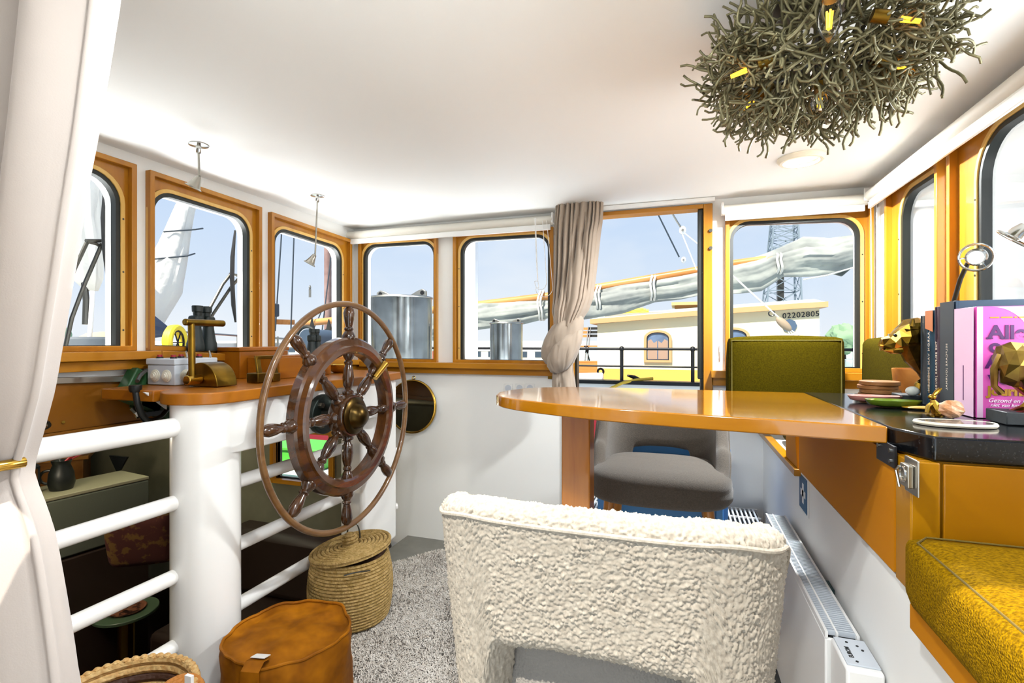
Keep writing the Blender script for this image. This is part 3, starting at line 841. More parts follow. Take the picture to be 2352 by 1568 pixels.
# console boards
bd = []
for k in range(9):
    a = math.pi + math.pi / 2 * k / 8
for k in range(13):
    a = -math.pi / 2 + 0 * k
poly = [(-1.96, 2.55), (-1.90, 1.32)]
poly = [(-1.47, 2.45), (-1.98, 2.60), (-1.98, 1.245), (-1.72, 1.245)] + [(-1.575 + 0.135 * math.cos(math.radians(a)), 1.325 + 0.13 * math.sin(math.radians(a))) for a in range(180, 361, 15)] + [(-1.445, 1.42), (-1.435, 2.2)]
single('console_top', MB().prism([(x, y, 1.041) for x, y in poly], (0, 0, 0.040)), CHERRY, 'cherry wood console board on the white post behind the wheel', 'console', bevel=0.004)

# ------------------------------------------------------------------ ship wheel
WX, WY, WZ, WR = -1.33, 1.79, 0.938, 0.470
t = thing('steering_helm', 'large dark wooden ship wheel with eight spokes and outer hoop', 'wheel', (WX, WY, WZ))
C = Vector((WX, WY, WZ)); AX = Vector((1, 0, 0))
MB().torus(C, WR, 0.0125, (1, 0, 0), 96, 12).build('hoop', wood('hoop_wood', '#5d3d20', '#7d5a34', 1, 18, 0.3, 0.6), t)
# felloe: profile revolved around X
def rev(prof, name, material, n=72):
    return MB().lathe(prof + [prof[0]], C, (1, 0, 0), n).build(name, material, t, angle=30)
m = MB(); pr = [(0.262, -0.026), (0.262, 0.022), (0.270, 0.030), (0.292, 0.034), (0.298, 0.026), (0.322, 0.022), (0.330, 0.014), (0.330, -0.022), (0.322, -0.030), (0.272, -0.030)]
a_, b_ = frame_of(AX)
rings = []
for k in range(80):
    ca, sa = math.cos(2 * math.pi * k / 80), math.sin(2 * math.pi * k / 80)
    rings.append([C + AX * h + (a_ * ca + b_ * sa) * r for r, h in pr])
m.loft(rings, False, True, True); m.build('rim', WHEELW, t, angle=30)
# hub
MB().lathe([(0.001, -0.035), (0.085, -0.035), (0.092, -0.02), (0.092, 0.022), (0.084, 0.034), (0.001, 0.036)], C, AX, 36).build('hub', WHEELD, t)
MB().lathe([(0.076, 0.034), (0.078, 0.040), (0.070, 0.046), (0.056, 0.049), (0.052, 0.056), (0.046, 0.070), (0.032, 0.083), (0.016, 0.090), (0.0005, 0.092)], C, AX, 36).build('hub_cap', mat('dark_bronze', '#54401d', 0.3, 1.0, var=(12, '#3a2d17')), t)
def spoke_prof(r0, r1, pr):
    return [(w, r0 + (r1 - r0) * f) for f, w in pr]
SP = [(0, 0.014), (0.06, 0.017), (0.12, 0.024), (0.16, 0.024), (0.20, 0.013), (0.25, 0.016), (0.28, 0.021), (0.45, 0.024), (0.62, 0.020), (0.72, 0.014), (0.76, 0.018), (0.79, 0.018), (0.82, 0.013), (0.86, 0.018), (0.92, 0.024), (1.0, 0.024)]
HP = [(0, 0.026), (0.10, 0.028), (0.20, 0.020), (0.25, 0.015), (0.29, 0.019), (0.33, 0.019), (0.37, 0.014), (0.42, 0.015), (0.60, 0.021), (0.80, 0.0235), (0.93, 0.019), (1.0, 0.010)]
for k in range(8):
    a = math.pi / 4 * k + math.radians(1)
    d = Vector((0, math.sin(a), math.cos(a)))
    s = MB().lathe(spoke_prof(0.07, 0.268, SP), C, d, 18).build('spoke', WHEELD, t)
    MB().lathe(spoke_prof(0.322, 0.460, HP), C, d, 18).build('handle', WHEELD, t)
d = Vector((0, math.sin(math.radians(46)), math.cos(math.radians(46))))
MB().cyl(C + d * 0.215 + AX * 0.026, C + d * 0.305 + AX * 0.044, 0.016, n=16).build('brass_tube', BRASSP, t)
# bearing behind the wheel
MB().cyl(C + AX * -0.11, C + AX * -0.036, 0.034, n=20).build('shaft', STEELD, t)
f = MB().cyl((-1.469, WY, WZ), (-1.44, WY, WZ), 0.085, n=36).build('flange', FLANGE, t, bevel=0.004)
m = MB()
for k in range(4):
    a = math.pi / 4 + math.pi / 2 * k
    m.cyl((-1.44, WY + 0.06 * math.sin(a), WZ + 0.06 * math.cos(a)), (-1.422, WY + 0.06 * math.sin(a), WZ + 0.06 * math.cos(a)), 0.012, n=6)
m.build('bolt', STEEL, f)

# ------------------------------------------------------------------ floor things
# rug: base slab and pile
rp = [(-1.52, 0.32), (-1.53, 2.36), (-1.50, 2.44), (-1.37, 2.64), (-1.32, 2.67), (-0.3, 2.68), (-0.3, 2.45), (0.28, 2.45), (0.30, 0.32)]
t = thing('shaggy_rug', 'grey beige shaggy rug covering the wheelhouse floor', 'rug', (-0.6, 1.5, 0.0))
MB().prism([(x, y, 0.001) for x, y in rp], (0, 0, 0.010)).build('backing', RUGD, t)
def inside(x, y):
    c = False; j = len(rp) - 1
    for i in range(len(rp)):
        if (rp[i][1] > y) != (rp[j][1] > y) and x < (rp[j][0] - rp[i][0]) * (y - rp[i][1]) / (rp[j][1] - rp[i][1]) + rp[i][0]: c = not c
        j = i
    return c
vs, fs = [], []
R2 = random.Random(5)
def blade(x, y, L):
    a = R2.random() * 6.283; tl = 0.35 + 0.6 * noise.noise(Vector((x * 5, y * 5, 0))) + R2.random() * 0.55
    dx, dy = math.cos(a), math.sin(a)
    w = 0.0022
    n0 = len(vs)
    px_, py_ = -dy * w, dx * w
    vs.extend([(x - px_, y - py_, 0.010), (x + px_, y + py_, 0.010),
               (x + dx * L * tl * 0.4 + px_, y + dy * L * tl * 0.4 + py_, 0.010 + L * 0.6), (x + dx * L * tl * 0.4 - px_, y + dy * L * tl * 0.4 - py_, 0.010 + L * 0.6),
               (x + dx * L * tl, y + dy * L * tl, 0.010 + L * max(0.5, 1 - tl * 0.4))])
    fs.extend([(n0, n0 + 1, n0 + 2, n0 + 3), (n0 + 3, n0 + 2, n0 + 4)])
cnt = 0
while cnt < 95000:
    x, y = R2.uniform(-1.53, -0.30), R2.uniform(1.15, 2.68)
    if inside(x, y): blade(x, y, R2.uniform(0.016, 0.026)); cnt += 1
cnt = 0
while cnt < 12000:
    x, y = R2.uniform(-0.30, 0.30), R2.uniform(0.6, 2.45)
    if inside(x, y): blade(x, y, R2.uniform(0.016, 0.024)); cnt += 1
me = bpy.data.meshes.new('pile'); L0 = ORG[t]
me.from_pydata([(a - L0.x, b - L0.y, c - L0.z) for a, b, c in vs], [], fs); me.materials.append(RUGM)
o = bpy.data.objects.new('pile', me); col.objects.link(o); o.parent = t; o['kind'] = 'stuff'

# lidded coil basket
BX, BY = -1.395, 1.90
t = thing('lidded_basket', 'tall coiled seagrass basket with tilted lid under the wheel', 'basket', (BX, BY, 0.03))
NC = 21
prof_r = lambda f: 0.150 + 0.030 * math.sin(math.pi * min(1, f * 0.72 + 0.13)) - 0.006 * f
for i in range(NC):
    f = i / (NC - 1); z = 0.040 + 0.262 * f
    MB().torus((BX, BY, z), prof_r(f), 0.0078, (0, 0, 1), 40, 8).build('coil', ROPE, t)
MB().lathe([(prof_r(k / 12) - 0.005, 0.034 + 0.268 * k / 12) for k in range(13)], (BX, BY, 0), (0, 0, 1), 40).build('lining', ROPED, t)
tilt = Matrix.Rotation(math.radians(3), 3, 'X') @ Matrix.Rotation(math.radians(-8), 3, 'Y')
LC = Vector((BX, BY, 0.328))
lid = MB(); lid.lathe([(0.001, -0.012), (0.165, -0.014), (0.176, -0.010), (0.174, 0.004), (0.001, 0.012)], (0, 0, 0), (0, 0, 1), 44)
lid.v = [LC + tilt @ p for p in lid.v]; lo = lid.build('lid', ROPE, t)
for i in range(9):
    r = 0.03 + i * 0.0175
    q = MB().torus((0, 0, 0.012 - 0.008 * (r / 0.17)), r, 0.0085, (0, 0, 1), 40, 8); q.v = [LC + tilt @ p for p in q.v]; q.build('lid_coil', ROPE, lo)
for i, (r, z) in enumerate(((0.020, 0.018), (0.027, 0.030), (0.028, 0.043), (0.020, 0.055), (0.008, 0.060))):
    q = MB().torus((0, 0, z), r, 0.008, (0, 0, 1), 24, 8); q.v = [LC + tilt @ p for p in q.v]; q.build('knob', ROPE, lo)
q = MB().tube([Vector((0.0 + 0.035 * math.cos(a), 0.02, 0.02 + 0.075 * math.sin(a))) for a in [math.pi * k / 12 for k in range(13)]], 0.0035, 8)
q.v = [LC + Vector((-0.03, 0.04, 0)) + p for p in q.v]; q.build('wire_handle', STEELD, lo)
ang = [math.radians(a) for a in (-62, -52, -42, -30)]
MB().tube([(BX + 0.190 * math.cos(a), BY + 0.190 * math.sin(a), 0.285 + (0.004 if i in (0, 3) else 0.01)) for i, a in enumerate(ang)], 0.003, 8).build('side_handle', STEELD, t)

# velvet pouf
PX, PY, PR, PH = -1.22, 1.335, 0.188, 0.30
t = thing('pouf', 'round mustard velvet pouf with strap beside the white post', 'pouf', (PX, PY, 0.03))
prof = [(0.16, 0.032), (0.182, 0.04), (0.193, 0.08), (0.196, 0.15), (0.193, 0.22), (0.191, 0.275), (0.187, 0.296), (0.180, 0.293), (0.165, 0.286), (0.14, 0.288), (0.10, 0.294), (0.05, 0.297), (0.001, 0.298)]
m = MB()
rings = []
for r, z in prof:
    rg = []
    for k in range(96):
        a = 2 * math.pi * k / 96
        w = noise.noise(Vector((math.cos(a) * 2.2, math.sin(a) * 2.2, z * 9))) * 0.011 + noise.noise(Vector((math.cos(a) * 6, math.sin(a) * 6, z * 14))) * 0.005
        rr = r + w * min(1, r / 0.16); zz = z + (noise.noise(Vector((math.cos(a) * r * 14, math.sin(a) * r * 14, 3))) * 0.012 if z > 0.25 else 0)
        rg.append(Vector((PX + rr * math.cos(a), PY + rr * math.sin(a), zz)))
    rings.append(rg)
m.loft(rings); bo = m.build('cover', VELVET, t, angle=70)
rim = []
for k in range(96):
    a = 2 * math.pi * k / 96
    w = noise.noise(Vector((math.cos(a) * 2.2, math.sin(a) * 2.2, 0.296 * 9))) * 0.011 + noise.noise(Vector((math.cos(a) * 6, math.sin(a) * 6, 0.296 * 14))) * 0.005
    z = 0.299 + noise.noise(Vector((math.cos(a) * 0.187 * 14, math.sin(a) * 0.187 * 14, 3))) * 0.012
    rim.append((PX + (0.186 + w) * math.cos(a), PY + (0.186 + w) * math.sin(a), z))
MB().tube(rim, 0.005, 8, True).build('piping', VELVET, t)
sa = math.radians(-78)
dr, tg = Vector((math.cos(sa), math.sin(sa), 0)), Vector((-math.sin(sa), math.cos(sa), 0))
sp = [(0.150, 0.302), (0.180, 0.310), (0.204, 0.295), (0.210, 0.24), (0.208, 0.12)]
m = MB(); m.loft([[Vector((PX, PY, z)) + dr * r + tg * (w) + dr * o for w, o in ((-0.028, 0), (0.028, 0), (0.028, 0.004), (-0.028, 0.004))] for r, z in sp]); st = m.build('strap', VELVET, t)
m = MB(); m.loft([[Vector((PX, PY, z)) + dr * r + tg * w for w in (-0.022, 0.022)] + [Vector((PX, PY, z + 0.002)) + dr * r + tg * w for w in (0.022, -0.022)] for r, z in ((0.14, 0.304), (0.172, 0.313))]); m.build('tag', WPLAST, st)

# open woven basket at the lower left edge
QX, QY = -1.30, 0.90
q0 = at(262, 1560, d=1.27)
QX, QY = q0.x, q0.y
t = thing('open_basket', 'open two-tone seagrass basket with orange woven pieces at the lower left', 'basket', (QX, QY, 0.012))
ztop = 0.335
for i in range(15):
    f = i / 14; z = 0.03 + (ztop - 0.03) * f
    MB().torus((QX, QY, z), 0.125 + 0.05 * f, 0.0125, (0, 0, 1), 44, 8).build('coil', (ROPED if i % 3 == 0 else ROPEL), t)
MB().cyl((QX, QY, 0.014), (QX, QY, 0.03), 0.12, n=32).build('bottom', ROPEL, t)
m = MB()
for k in range(52):
    a = 2 * math.pi * k / 52
    m.sphere((QX + 0.175 * math.cos(a), QY + 0.175 * math.sin(a), ztop + 0.010), (0.010, 0.010, 0.006), 8, 5)
m.build('rim_stitching', ROPEL, t)['kind'] = 'stuff'
for j, (dx, dy, r, lb) in enumerate(((0.075, -0.02, 0.085, 'larger orange woven coaster lying in the open basket'), (0.125, 0.075, 0.06, 'smaller orange woven coaster at the rim of the open basket'))):
    m = MB()
    for k in range(5): m.torus((QX + dx, QY + dy, ztop - 0.004 - k * 0.001 + 0.002 * j), r * (k + 1) / 5 - 0.008, 0.0085, (0.25, -0.3, 1), 32, 8)
    single('woven_coaster', m, ROPEO, lb, 'coaster', 'woven pieces in the open basket')
p = at(436, 1562, d=1.20)
m = MB().box(p.x - 0.012, p.y - 0.004, p.z - 0.05, p.x + 0.008, p.y + 0.004, p.z + 0.012)
single('paper_slip', m, WPLAST, 'white paper slip sticking up from the open basket', 'paper')

# ------------------------------------------------------------------ curtains
def fold_curtain(name, label, rows, mt, nfold, amp, seed, ypl, parent=None, twist=0.0, ring=None, depth=0.05):
    pass
# near cream curtain, hanging beside the door and tied back
edge = [(-60, 233), (0, 225), (100, 213), (200, 200), (300, 187), (400, 171), (500, 155), (600, 140), (700, 124), (800, 108), (900, 92), (1000, 66), (1060, 48), (1090, 40), (1130, 52), (1180, 72), (1240, 90), (1300, 101), (1400, 116), (1500, 130), (1600, 142), (1750, 152), (1900, 160), (2000, 164)]
YC = 0.50
t = thing('cream_curtain', 'cream linen curtain tied back at the left, streaked with sun', 'curtain', (-1.2, YC, 0.03))
xt = at(40, 1090, Y=YC).x
rings = []
NS = 120
ztie = at(40, 1092, Y=YC).z
def edge_x(z):
    pz = [(at(e, y, Y=YC).z, at(e, y, Y=YC).x) for y, e in edge]
    for (z0, x0), (z1, x1) in zip(pz, pz[1:]):
        if z0 >= z >= z1:
            return x0 + (x1 - x0) * (z0 - z) / (z0 - z1)
    return pz[0][1] if z > pz[0][0] else pz[-1][1]
zs = [1.985 - (1.985 - 0.04) * k / 90 for k in range(91)]
for z in zs:
    xr_ = edge_x(z)
    g = max(0.0, 1 - abs(z - ztie) / (0.95 if z > ztie else 0.75)) ** 1.6     # gathered near the tie
    xc = -1.12 - 0.14 * g
    hw = xr_ - xc
    dp = 0.075 - 0.035 * g
    rg = []
    for k in range(NS):
        a = 2 * math.pi * k / NS
        fold = 0.105 * (1 - 0.5 * g) * (abs(math.sin(5.6 * a + 0.55 + 0.25 * g)) ** 0.6 - 0.6) * -1 + 0.006 * math.sin(15 * a + z * 2.0)
        side = math.cos(a)
        wx = 1 + (fold / 0.30 if side > 0.3 else fold / 0.2) * 0.0
        x = xc + hw * side * (1.0)
        y = YC + dp * math.sin(a) + fold * (1 - 0.9 * abs(side) ** 6)
        rg.append(Vector((x, y, z)))
    rings.append(rg)
m = MB(); m.loft(rings); m.build('cloth', CREAMF, t, angle=80)
tp = []
for k in range(40):
    a = math.pi * (0.98 + 1.04 * k / 39)
    tp.append((xt - 0.155 + 0.158 * math.cos(a), YC + 0.108 * math.sin(a), ztie + 0.004 + 0.016 * math.cos(a)))
MB().tube(tp, 0.0085, 10).build('tieback', BRASSP, t)

# knotted taupe curtain at the door
YK = 2.715
t = thing('knotted_curtain', 'taupe curtain tied in a knot beside the open door', 'curtain', (at(1310, 784, Y=YK).x, YK, at(1300, 888, Y=YK).z))
rows = [(474, 1276, 1386, 0.030), (490, 1275, 1386, 0.030), (520, 1273, 1384, 0.030), (545, 1273, 1380, 0.032), (600, 1273, 1374, 0.036), (650, 1272, 1368, 0.042), (690, 1270, 1362, 0.048), (715, 1268, 1352, 0.050), (735, 1272, 1338, 0.045), (750, 1275, 1330, 0.042)]
def crow(py):
    for r0, r1 in zip(rows, rows[1:]):
        if r0[0] <= py <= r1[0]:
            f = (py - r0[0]) / (r1[0] - r0[0]); return [r0[i] + (r1[i] - r0[i]) * f for i in range(4)]
    return rows[-1]
rings = []
for k in range(70):
    py = 474 + (750 - 474) * k / 69
    _, l, r, dp = crow(py)
    a0, a1 = at(l, py, Y=YK), at(r, py, Y=YK)
    cx, hw = (a0.x + a1.x) / 2, (a1.x - a0.x) / 2
    f = (py - 474) / 276
    top = max(0, 1 - (py - 474) / 75)
    rg = []
    for j in range(160):
        a = 2 * math.pi * j / 160
        s = math.cos(a)
        # upper pleats fade into a broad diagonal swathe
        pl = 0.022 * (0.25 + 0.75 * top) * (2 * abs(math.sin(13 * a + 0.8 * math.sin(7 * a))) ** 0.6 - 1)
        left = 0.5 - 0.5 * math.tanh((s - (1.0 - 2.1 * f)) * 5)        # 1 on the part still hanging straight
        lp = 0.020 * (2 * abs(math.sin(10 * a)) ** 0.6 - 1) * (1 - top) * left
        sw = 0.028 * (1 - left) * (1 - top) + 0.016 * (abs(math.sin(s * 3.2 - 3.4 * f)) ** 0.6) * (1 - top) * (1 - left)
        y = YK + dp * math.sin(a)
        if math.sin(a) < 0: y -= (pl + lp + sw) * (1 - s ** 8)
        rg.append(Vector((cx + hw * s, y, a0.z)))
    rings.append(rg)
MB().loft(rings).build('drape', TAUPEF, t, angle=75)
# header tape line
# knot: two wound bulges
def bulge(rows, ph, name, tiltk):
    rings = []
    for (py, l, r, dp, off) in rows:
        a0, a1 = at(l, py, Y=YK), at(r, py, Y=YK)
        cx, hw = (a0.x + a1.x) / 2, (a1.x - a0.x) / 2
        rg = []
        for j in range(72):
            a = 2 * math.pi * j / 72
            s = math.cos(a)
            w = 0.016 * (abs(math.sin(2.0 * a + ph + py * 0.028)) ** 0.55 - 0.5) + 0.007 * (abs(math.sin(3.7 * a - py * 0.045)) ** 0.6 - 0.5) + 0.013 * (abs(math.sin(3.0 * a + py * 0.055 + ph)) ** 0.45 - 0.6)
            rg.append(Vector((cx + (hw + w * 0.4) * s, YK - off + dp * math.sin(a) - (w if math.sin(a) < 0 else 0), a0.z + tiltk * s * hw)))
        rings.append(rg)
    MB().loft(rings).build(name, TAUPEF, t, angle=75)
bulge([(728, 1286, 1330, 0.03, 0.02), (738, 1272, 1338, 0.055, 0.02), (750, 1262, 1341, 0.068, 0.02), (765, 1253, 1341, 0.074, 0.02), (785, 1248, 1339, 0.076, 0.02), (805, 1250, 1334, 0.07, 0.02), (822, 1258, 1326, 0.06, 0.02), (832, 1270, 1316, 0.04, 0.02)], 0.5, 'knot', 0.35)
bulge([(770, 1285, 1338, 0.04, 0.045), (785, 1268, 1340, 0.066, 0.045), (805, 1262, 1338, 0.07, 0.045), (825, 1264, 1330, 0.066, 0.045), (842, 1272, 1320, 0.05, 0.045), (852, 1284, 1308, 0.03, 0.045)], 2.0, 'knot_wrap', 0.45)
bulge([(830, 1274, 1316, 0.035, 0.01), (850, 1272, 1317, 0.04, 0.01), (870, 1272, 1320, 0.042, 0.01), (887, 1272, 1322, 0.042, 0.01)], 1.0, 'tail', 0.0)

# ------------------------------------------------------------------ roller blinds
def blind(label, p0, p1, ztop, zbar, inward):
    p0, p1 = Vector(p0), Vector(p1)
    t = thing('roller_blind', label, 'blind', ((p0.x + p1.x) / 2, (p0.y + p1.y) / 2, zbar), 'rolled-up white blinds')
    rr = 0.026
    MB().cyl(Vector((p0.x, p0.y, ztop - rr)), Vector((p1.x, p1.y, ztop - rr)), rr, n=24).build('roll', WPLAST2, t)
    d = (p1 - p0).normalized()
    a = Vector((p0.x, p0.y, 0)) + d * 0.012; b = Vector((p1.x, p1.y, 0)) - d * 0.012
    m = MB(); i = Vector(inward) * 0.008
    m.bar(a + i + Vector((0, 0, zbar + 0.016)), b + i + Vector((0, 0, zbar + 0.016)), 0.012, 0.032); m.build('bottom_bar', WPLAST, t, bevel=0.003)
    zf0, zf1 = zbar + 0.030, ztop - rr; m = MB(); m.bar(a + i + Vector((0, 0, (zf0 + zf1) / 2)), b + i + Vector((0, 0, (zf0 + zf1) / 2)), 0.002, zf1 - zf0); m.build('fabric', WPLAST2, t)
    for e in (p0, p1):
        MB().obox((e.x, e.y, ztop - rr + 0.008), (0.012 if abs(d.x) > 0.5 else 0.05, 0.05 if abs(d.x) > 0.5 else 0.012, 0.06)).build('bracket', WPLAST, t, bevel=0.003)
    return t
WPLAST2 = mat('blind_fabric', '#dcd7cb', 0.6, bump=(300, 0.05, 0.001))
b1 = blind('long rolled-up white blind above the two windows left of the door', (at(799, 530, Y=2.79).x, 2.79, 0), (at(1270, 500, Y=2.79).x, 2.79, 0), 1.972, 1.888, (0, -1, 0))
b2 = blind('rolled-up white blind above the window right of the door', (at(1659, 470, Y=2.79).x, 2.79, 0), (at(1992, 450, Y=2.79).x, 2.79, 0), 1.950, 1.868, (0, -1, 0))
b3 = blind('rolled-up white blind along the aft wall at right', (0.845, 2.74, 0), (0.845, 0.7, 0), 1.955, 1.865, (-1, 0, 0))
# cords
p = at(1243, 500, Y=2.75)
m = MB()
for dx, h, w in ((0.0, 0.36, 0.035), (0.02, 0.40, 0.05)):
    m.tube([(p.x - w + dx + 0.02 * (k / 16), 2.74, p.z - h * math.sin(math.pi * k / 32)) if k < 16 else (p.x - w + dx + w * 2 * (1 - math.cos(math.pi * (k - 16) / 16)) / 2, 2.74, p.z - h - 0.05 * math.sin(math.pi * (k - 16) / 16)) for k in range(33)], 0.0018, 6)
    m.tube([(p.x + w + dx, 2.74, p.z - h), (p.x + w * 0.3 + dx, 2.74, p.z - 0.02)], 0.0018, 6)
m.build('cord', WPLAST, b1)
p = at(1273, 540, Y=2.765); m = MB(); m.tube([p, Vector((p.x, 2.765, at(1273, 720, Y=2.765).z))], 0.002, 6); m.build('bead_chain', GPLAST, b1)
p = at(2000, 452, Y=2.76); m = MB()
for dx in (0.0, 0.022): m.tube([Vector((p.x + dx, 2.76, p.z)), Vector((p.x + dx + 0.004, 2.76, 1.16))], 0.002, 6)
m.build('bead_chain', WPLAST, b2)

# ------------------------------------------------------------------ ceiling lamps
CHX, CHY, CHZ = 0.288, 1.235, 1.865
t = thing('twig_chandelier', 'large ceiling lamp of tangled olive wire twigs with candle bulbs', 'chandelier', (CHX, CHY, 1.68))
MB().lathe([(0.001, 0.0), (0.09, 0.0), (0.09, -0.02), (0.03, -0.03), (0.001, -0.03)], (CHX, CHY, ZC - 0.001), (0, 0, 1), 28).build('ceiling_plate', STEELD, t)
R3 = random.Random(3)
m = MB()
m.cyl((CHX, CHY, ZC - 0.03), (CHX, CHY, 1.80), 0.012, n=10)
for k in range(14):
    a = 2 * math.pi * k / 14
    m.tube([(CHX, CHY, 1.86), (CHX + 0.10 * math.cos(a), CHY + 0.10 * math.sin(a), 1.80), (CHX + 0.16 * math.cos(a), CHY + 0.16 * math.sin(a), 1.83)], 0.003, 6)
for rr, zz in ((0.10, 1.83),): m.torus((CHX, CHY, zz), rr, 0.004, (0, 0, 1), 36, 6)
m.build('armature', STEELD, t)
variants = []
for q in range(14):
    pts = [Vector((0, 0, 0))]; d = Vector((R3.uniform(-.3, .3), R3.uniform(-.3, .3), 1)).normalized()
    curl = Vector((R3.uniform(-1, 1), R3.uniform(-1, 1), R3.uniform(-.4, .4)))
    for s in range(10):
        if s in (2, 4, 6, 8): curl = Vector((R3.uniform(-1, 1), R3.uniform(-1, 1), R3.uniform(-.6, .6))) * 1.4
        d = (d + curl * 0.42).normalized()
        d.z = max(d.z, -0.15)
        pts.append(pts[-1] + d * R3.uniform(0.011, 0.0165))
    mb = MB().tube(pts, 0.0030, 5)
    if R3.random() < 0.7:
        b = pts[6]; dd = Vector((R3.uniform(-1, 1), R3.uniform(-1, 1), 0.8)).normalized()
        mb.tube([b, b + dd * 0.014, b + dd * 0.028 + Vector((0, 0, 0.006)), b + dd * 0.038 + Vector((0.008, 0, 0.004))], 0.0027, 5)
    me = mb.mesh('twig', Vector((0, 0, 0))); me.materials.append(TWIGM); me.shade_smooth()
    variants.append(me)
def twig_matrix():
    a = R3.random() * 2 * math.pi
    el = math.asin(R3.uniform(-0.95, 0.55))
    d = Vector((math.cos(a) * math.cos(el), math.sin(a) * math.cos(el), math.sin(el)))
    k = R3.uniform(0.62, 0.80) if R3.random() < 0.75 else R3.uniform(0.25, 0.62)
    p = Vector((d.x * 0.235 * k, d.y * 0.235 * k, d.z * 0.095 * k)) + Vector((CHX, CHY, CHZ - 0.01))
    d2 = (d + Vector((R3.uniform(-.5, .5), R3.uniform(-.5, .5), R3.uniform(-.35, .35)))).normalized()
    qd = d2.to_track_quat('Z', 'Y').to_matrix() @ Matrix.Rotation(R3.random() * 6.28, 3, 'Z')
    s = R3.uniform(0.65, 0.95)
    if p.z + d2.z * 0.12 > ZC - 0.01: d2.z = 0
    return Matrix.Translation(p - ORG[t]) @ qd.to_4x4() @ Matrix.Scale(s, 4)
for q in range(300):
    o = bpy.data.objects.new('twig', R3.choice(variants)); col.objects.link(o); o.parent = t; o.matrix_basis = twig_matrix()
mass = MB()
for q in range(640):
    Mx = Matrix.Translation(ORG[t]) @ twig_matrix()
    me = R3.choice(variants)
    mass.add([Mx @ v.co for v in me.vertices], [list(p.vertices) for p in me.polygons])
o = mass.build('twig_tangle', TWIGM, t, angle=80); o['kind'] = 'stuff'
for (px, py, zz, tx, ty) in ((1905, 45, 1.755, -0.1, -0.2), (2090, 46, 1.80, 0.9, 0.1), (1698, 168, 1.785, -1, 0.1), (2070, 155, 1.785, 1, 0.5), (1722, 238, 1.79, -0.6, 0.8), (1882, 236, 1.775, 0.2, 1)):
    p = at(px, py, Z=zz); d = Vector((tx, ty, -0.25 if tx != -0.1 else -1.4)).normalized()
    b = MB().lathe([(0.010, -0.036), (0.011, -0.030), (0.0165, -0.015), (0.0175, 0.0), (0.015, 0.015), (0.008, 0.030), (0.0005, 0.040)], p, d, 18).build('bulb', GLASSB, t)
    fm = MB(); a_, b_ = frame_of(d)
    for k in range(4):
        w = a_ * math.cos(k * 1.57) * 0.004 + b_ * math.sin(k * 1.57) * 0.004
        fm.cyl(p - d * 0.014 + w, p + d * 0.016 + w * 0.6, 0.0016, n=6)
    fm.build('filament', FIL, b)
    MB().cyl(p - d * 0.060, p - d * 0.034, 0.0115, n=14).build('lamp_holder', BRASS, t)
# recessed ring lights: one in view, two added out of frame to brighten the room
CREAMP = mat('cream_plastic', '#efe6cf', 0.4)
LENSM = mat('frosted_lens', '#f4efe2', 0.5)
def downlight(p, label, watts):
    t = thing('recessed_light', label, 'light', (p[0], p[1], ZC - 0.02), 'recessed ceiling lights')
    p = Vector((p[0], p[1], ZC))
    MB().lathe([(0.062, 0.0), (0.088, 0.0), (0.088, -0.006), (0.078, -0.018), (0.066, -0.018), (0.060, -0.006), (0.062, 0.0)], (p.x, p.y, ZC - 0.0005), (0, 0, 1), 40).build('ring', CREAMP, t)
    MB().lathe([(0.001, -0.004), (0.040, -0.006), (0.060, -0.004), (0.060, -0.001), (0.001, -0.001)], (p.x, p.y, ZC - 0.001), (0, 0, 1), 32).build('lens', LENSM, t)
    d = bpy.data.lights.new('recessed_lamp', 'AREA'); d.shape = 'DISK'; d.size = 0.11; d.energy = watts; d.color = (0.92, 0.975, 1.0)
    o = bpy.data.objects.new('recessed_lamp', d); col.objects.link(o); o.parent = t; o.location = (0, 0, 0.009)
p = at(1840, 362, Z=ZC)
downlight((p.x, p.y), 'round cream recessed light set in the ceiling beyond the twig chandelier', 16)
downlight((-0.62, 0.80), 'recessed ceiling light near the cream curtain', 3.5)
downlight((-0.15, 0.50), 'recessed ceiling light above the boucle bar stool', 5)
# two rod spotlights
def spot(px, py, bx, by, hx, hy, label):
    p = at(px, py, Z=ZC)
    t = thing('rod_spotlight', label, 'spotlight', (p.x, p.y, ZC - 0.3), 'chrome rod spotlights on the ceiling')
    MB().lathe([(0.001, 0.0), (0.034, 0.0), (0.034, -0.003), (0.010, -0.006), (0.009, -0.03), (0.006, -0.034), (0.001, -0.034)], (p.x, p.y, ZC - 0.0005), (0, 0, 1), 28).build('rose', CHROME, t)
    d0 = (p - Vector((0, 0, EYE))).dot(Vector((-ST, CT, 0)))
    q = at(bx, by, d=d0); h = at(hx, hy, d=d0)
    MB().cyl((p.x, p.y, ZC - 0.03), q, 0.0042, n=10).build('rod', STEEL, t)
    d = (h - q).normalized()
    MB().tube([q, q + (h - q) * 0.15], 0.006, 8).build('joint', STEEL, t)
    L = (h - q).length * 1.5
    MB().lathe([(0.004, 0.0), (0.010, L * 0.10), (0.016, L * 0.45), (0.024, L * 0.80), (0.030, L * 0.86), (0.030, L * 0.90), (0.022, L * 0.90), (0.012, L * 0.6), (0.001, L * 0.6)], q, d, 24).build('head', STEEL, t)
    MB().lathe([(0.001, L * 0.80), (0.021, L * 0.80), (0.021, L * 0.82), (0.001, L * 0.82)], q, d, 20).build('reflector', CHROME, t)
    return t
spot(456, 332, 458, 404, 447, 424, 'chrome rod spotlight hanging before the window with the large binoculars')
spot(729, 449, 724, 583, 714, 600, 'chrome rod spotlight hanging before the corner window by the wheel')
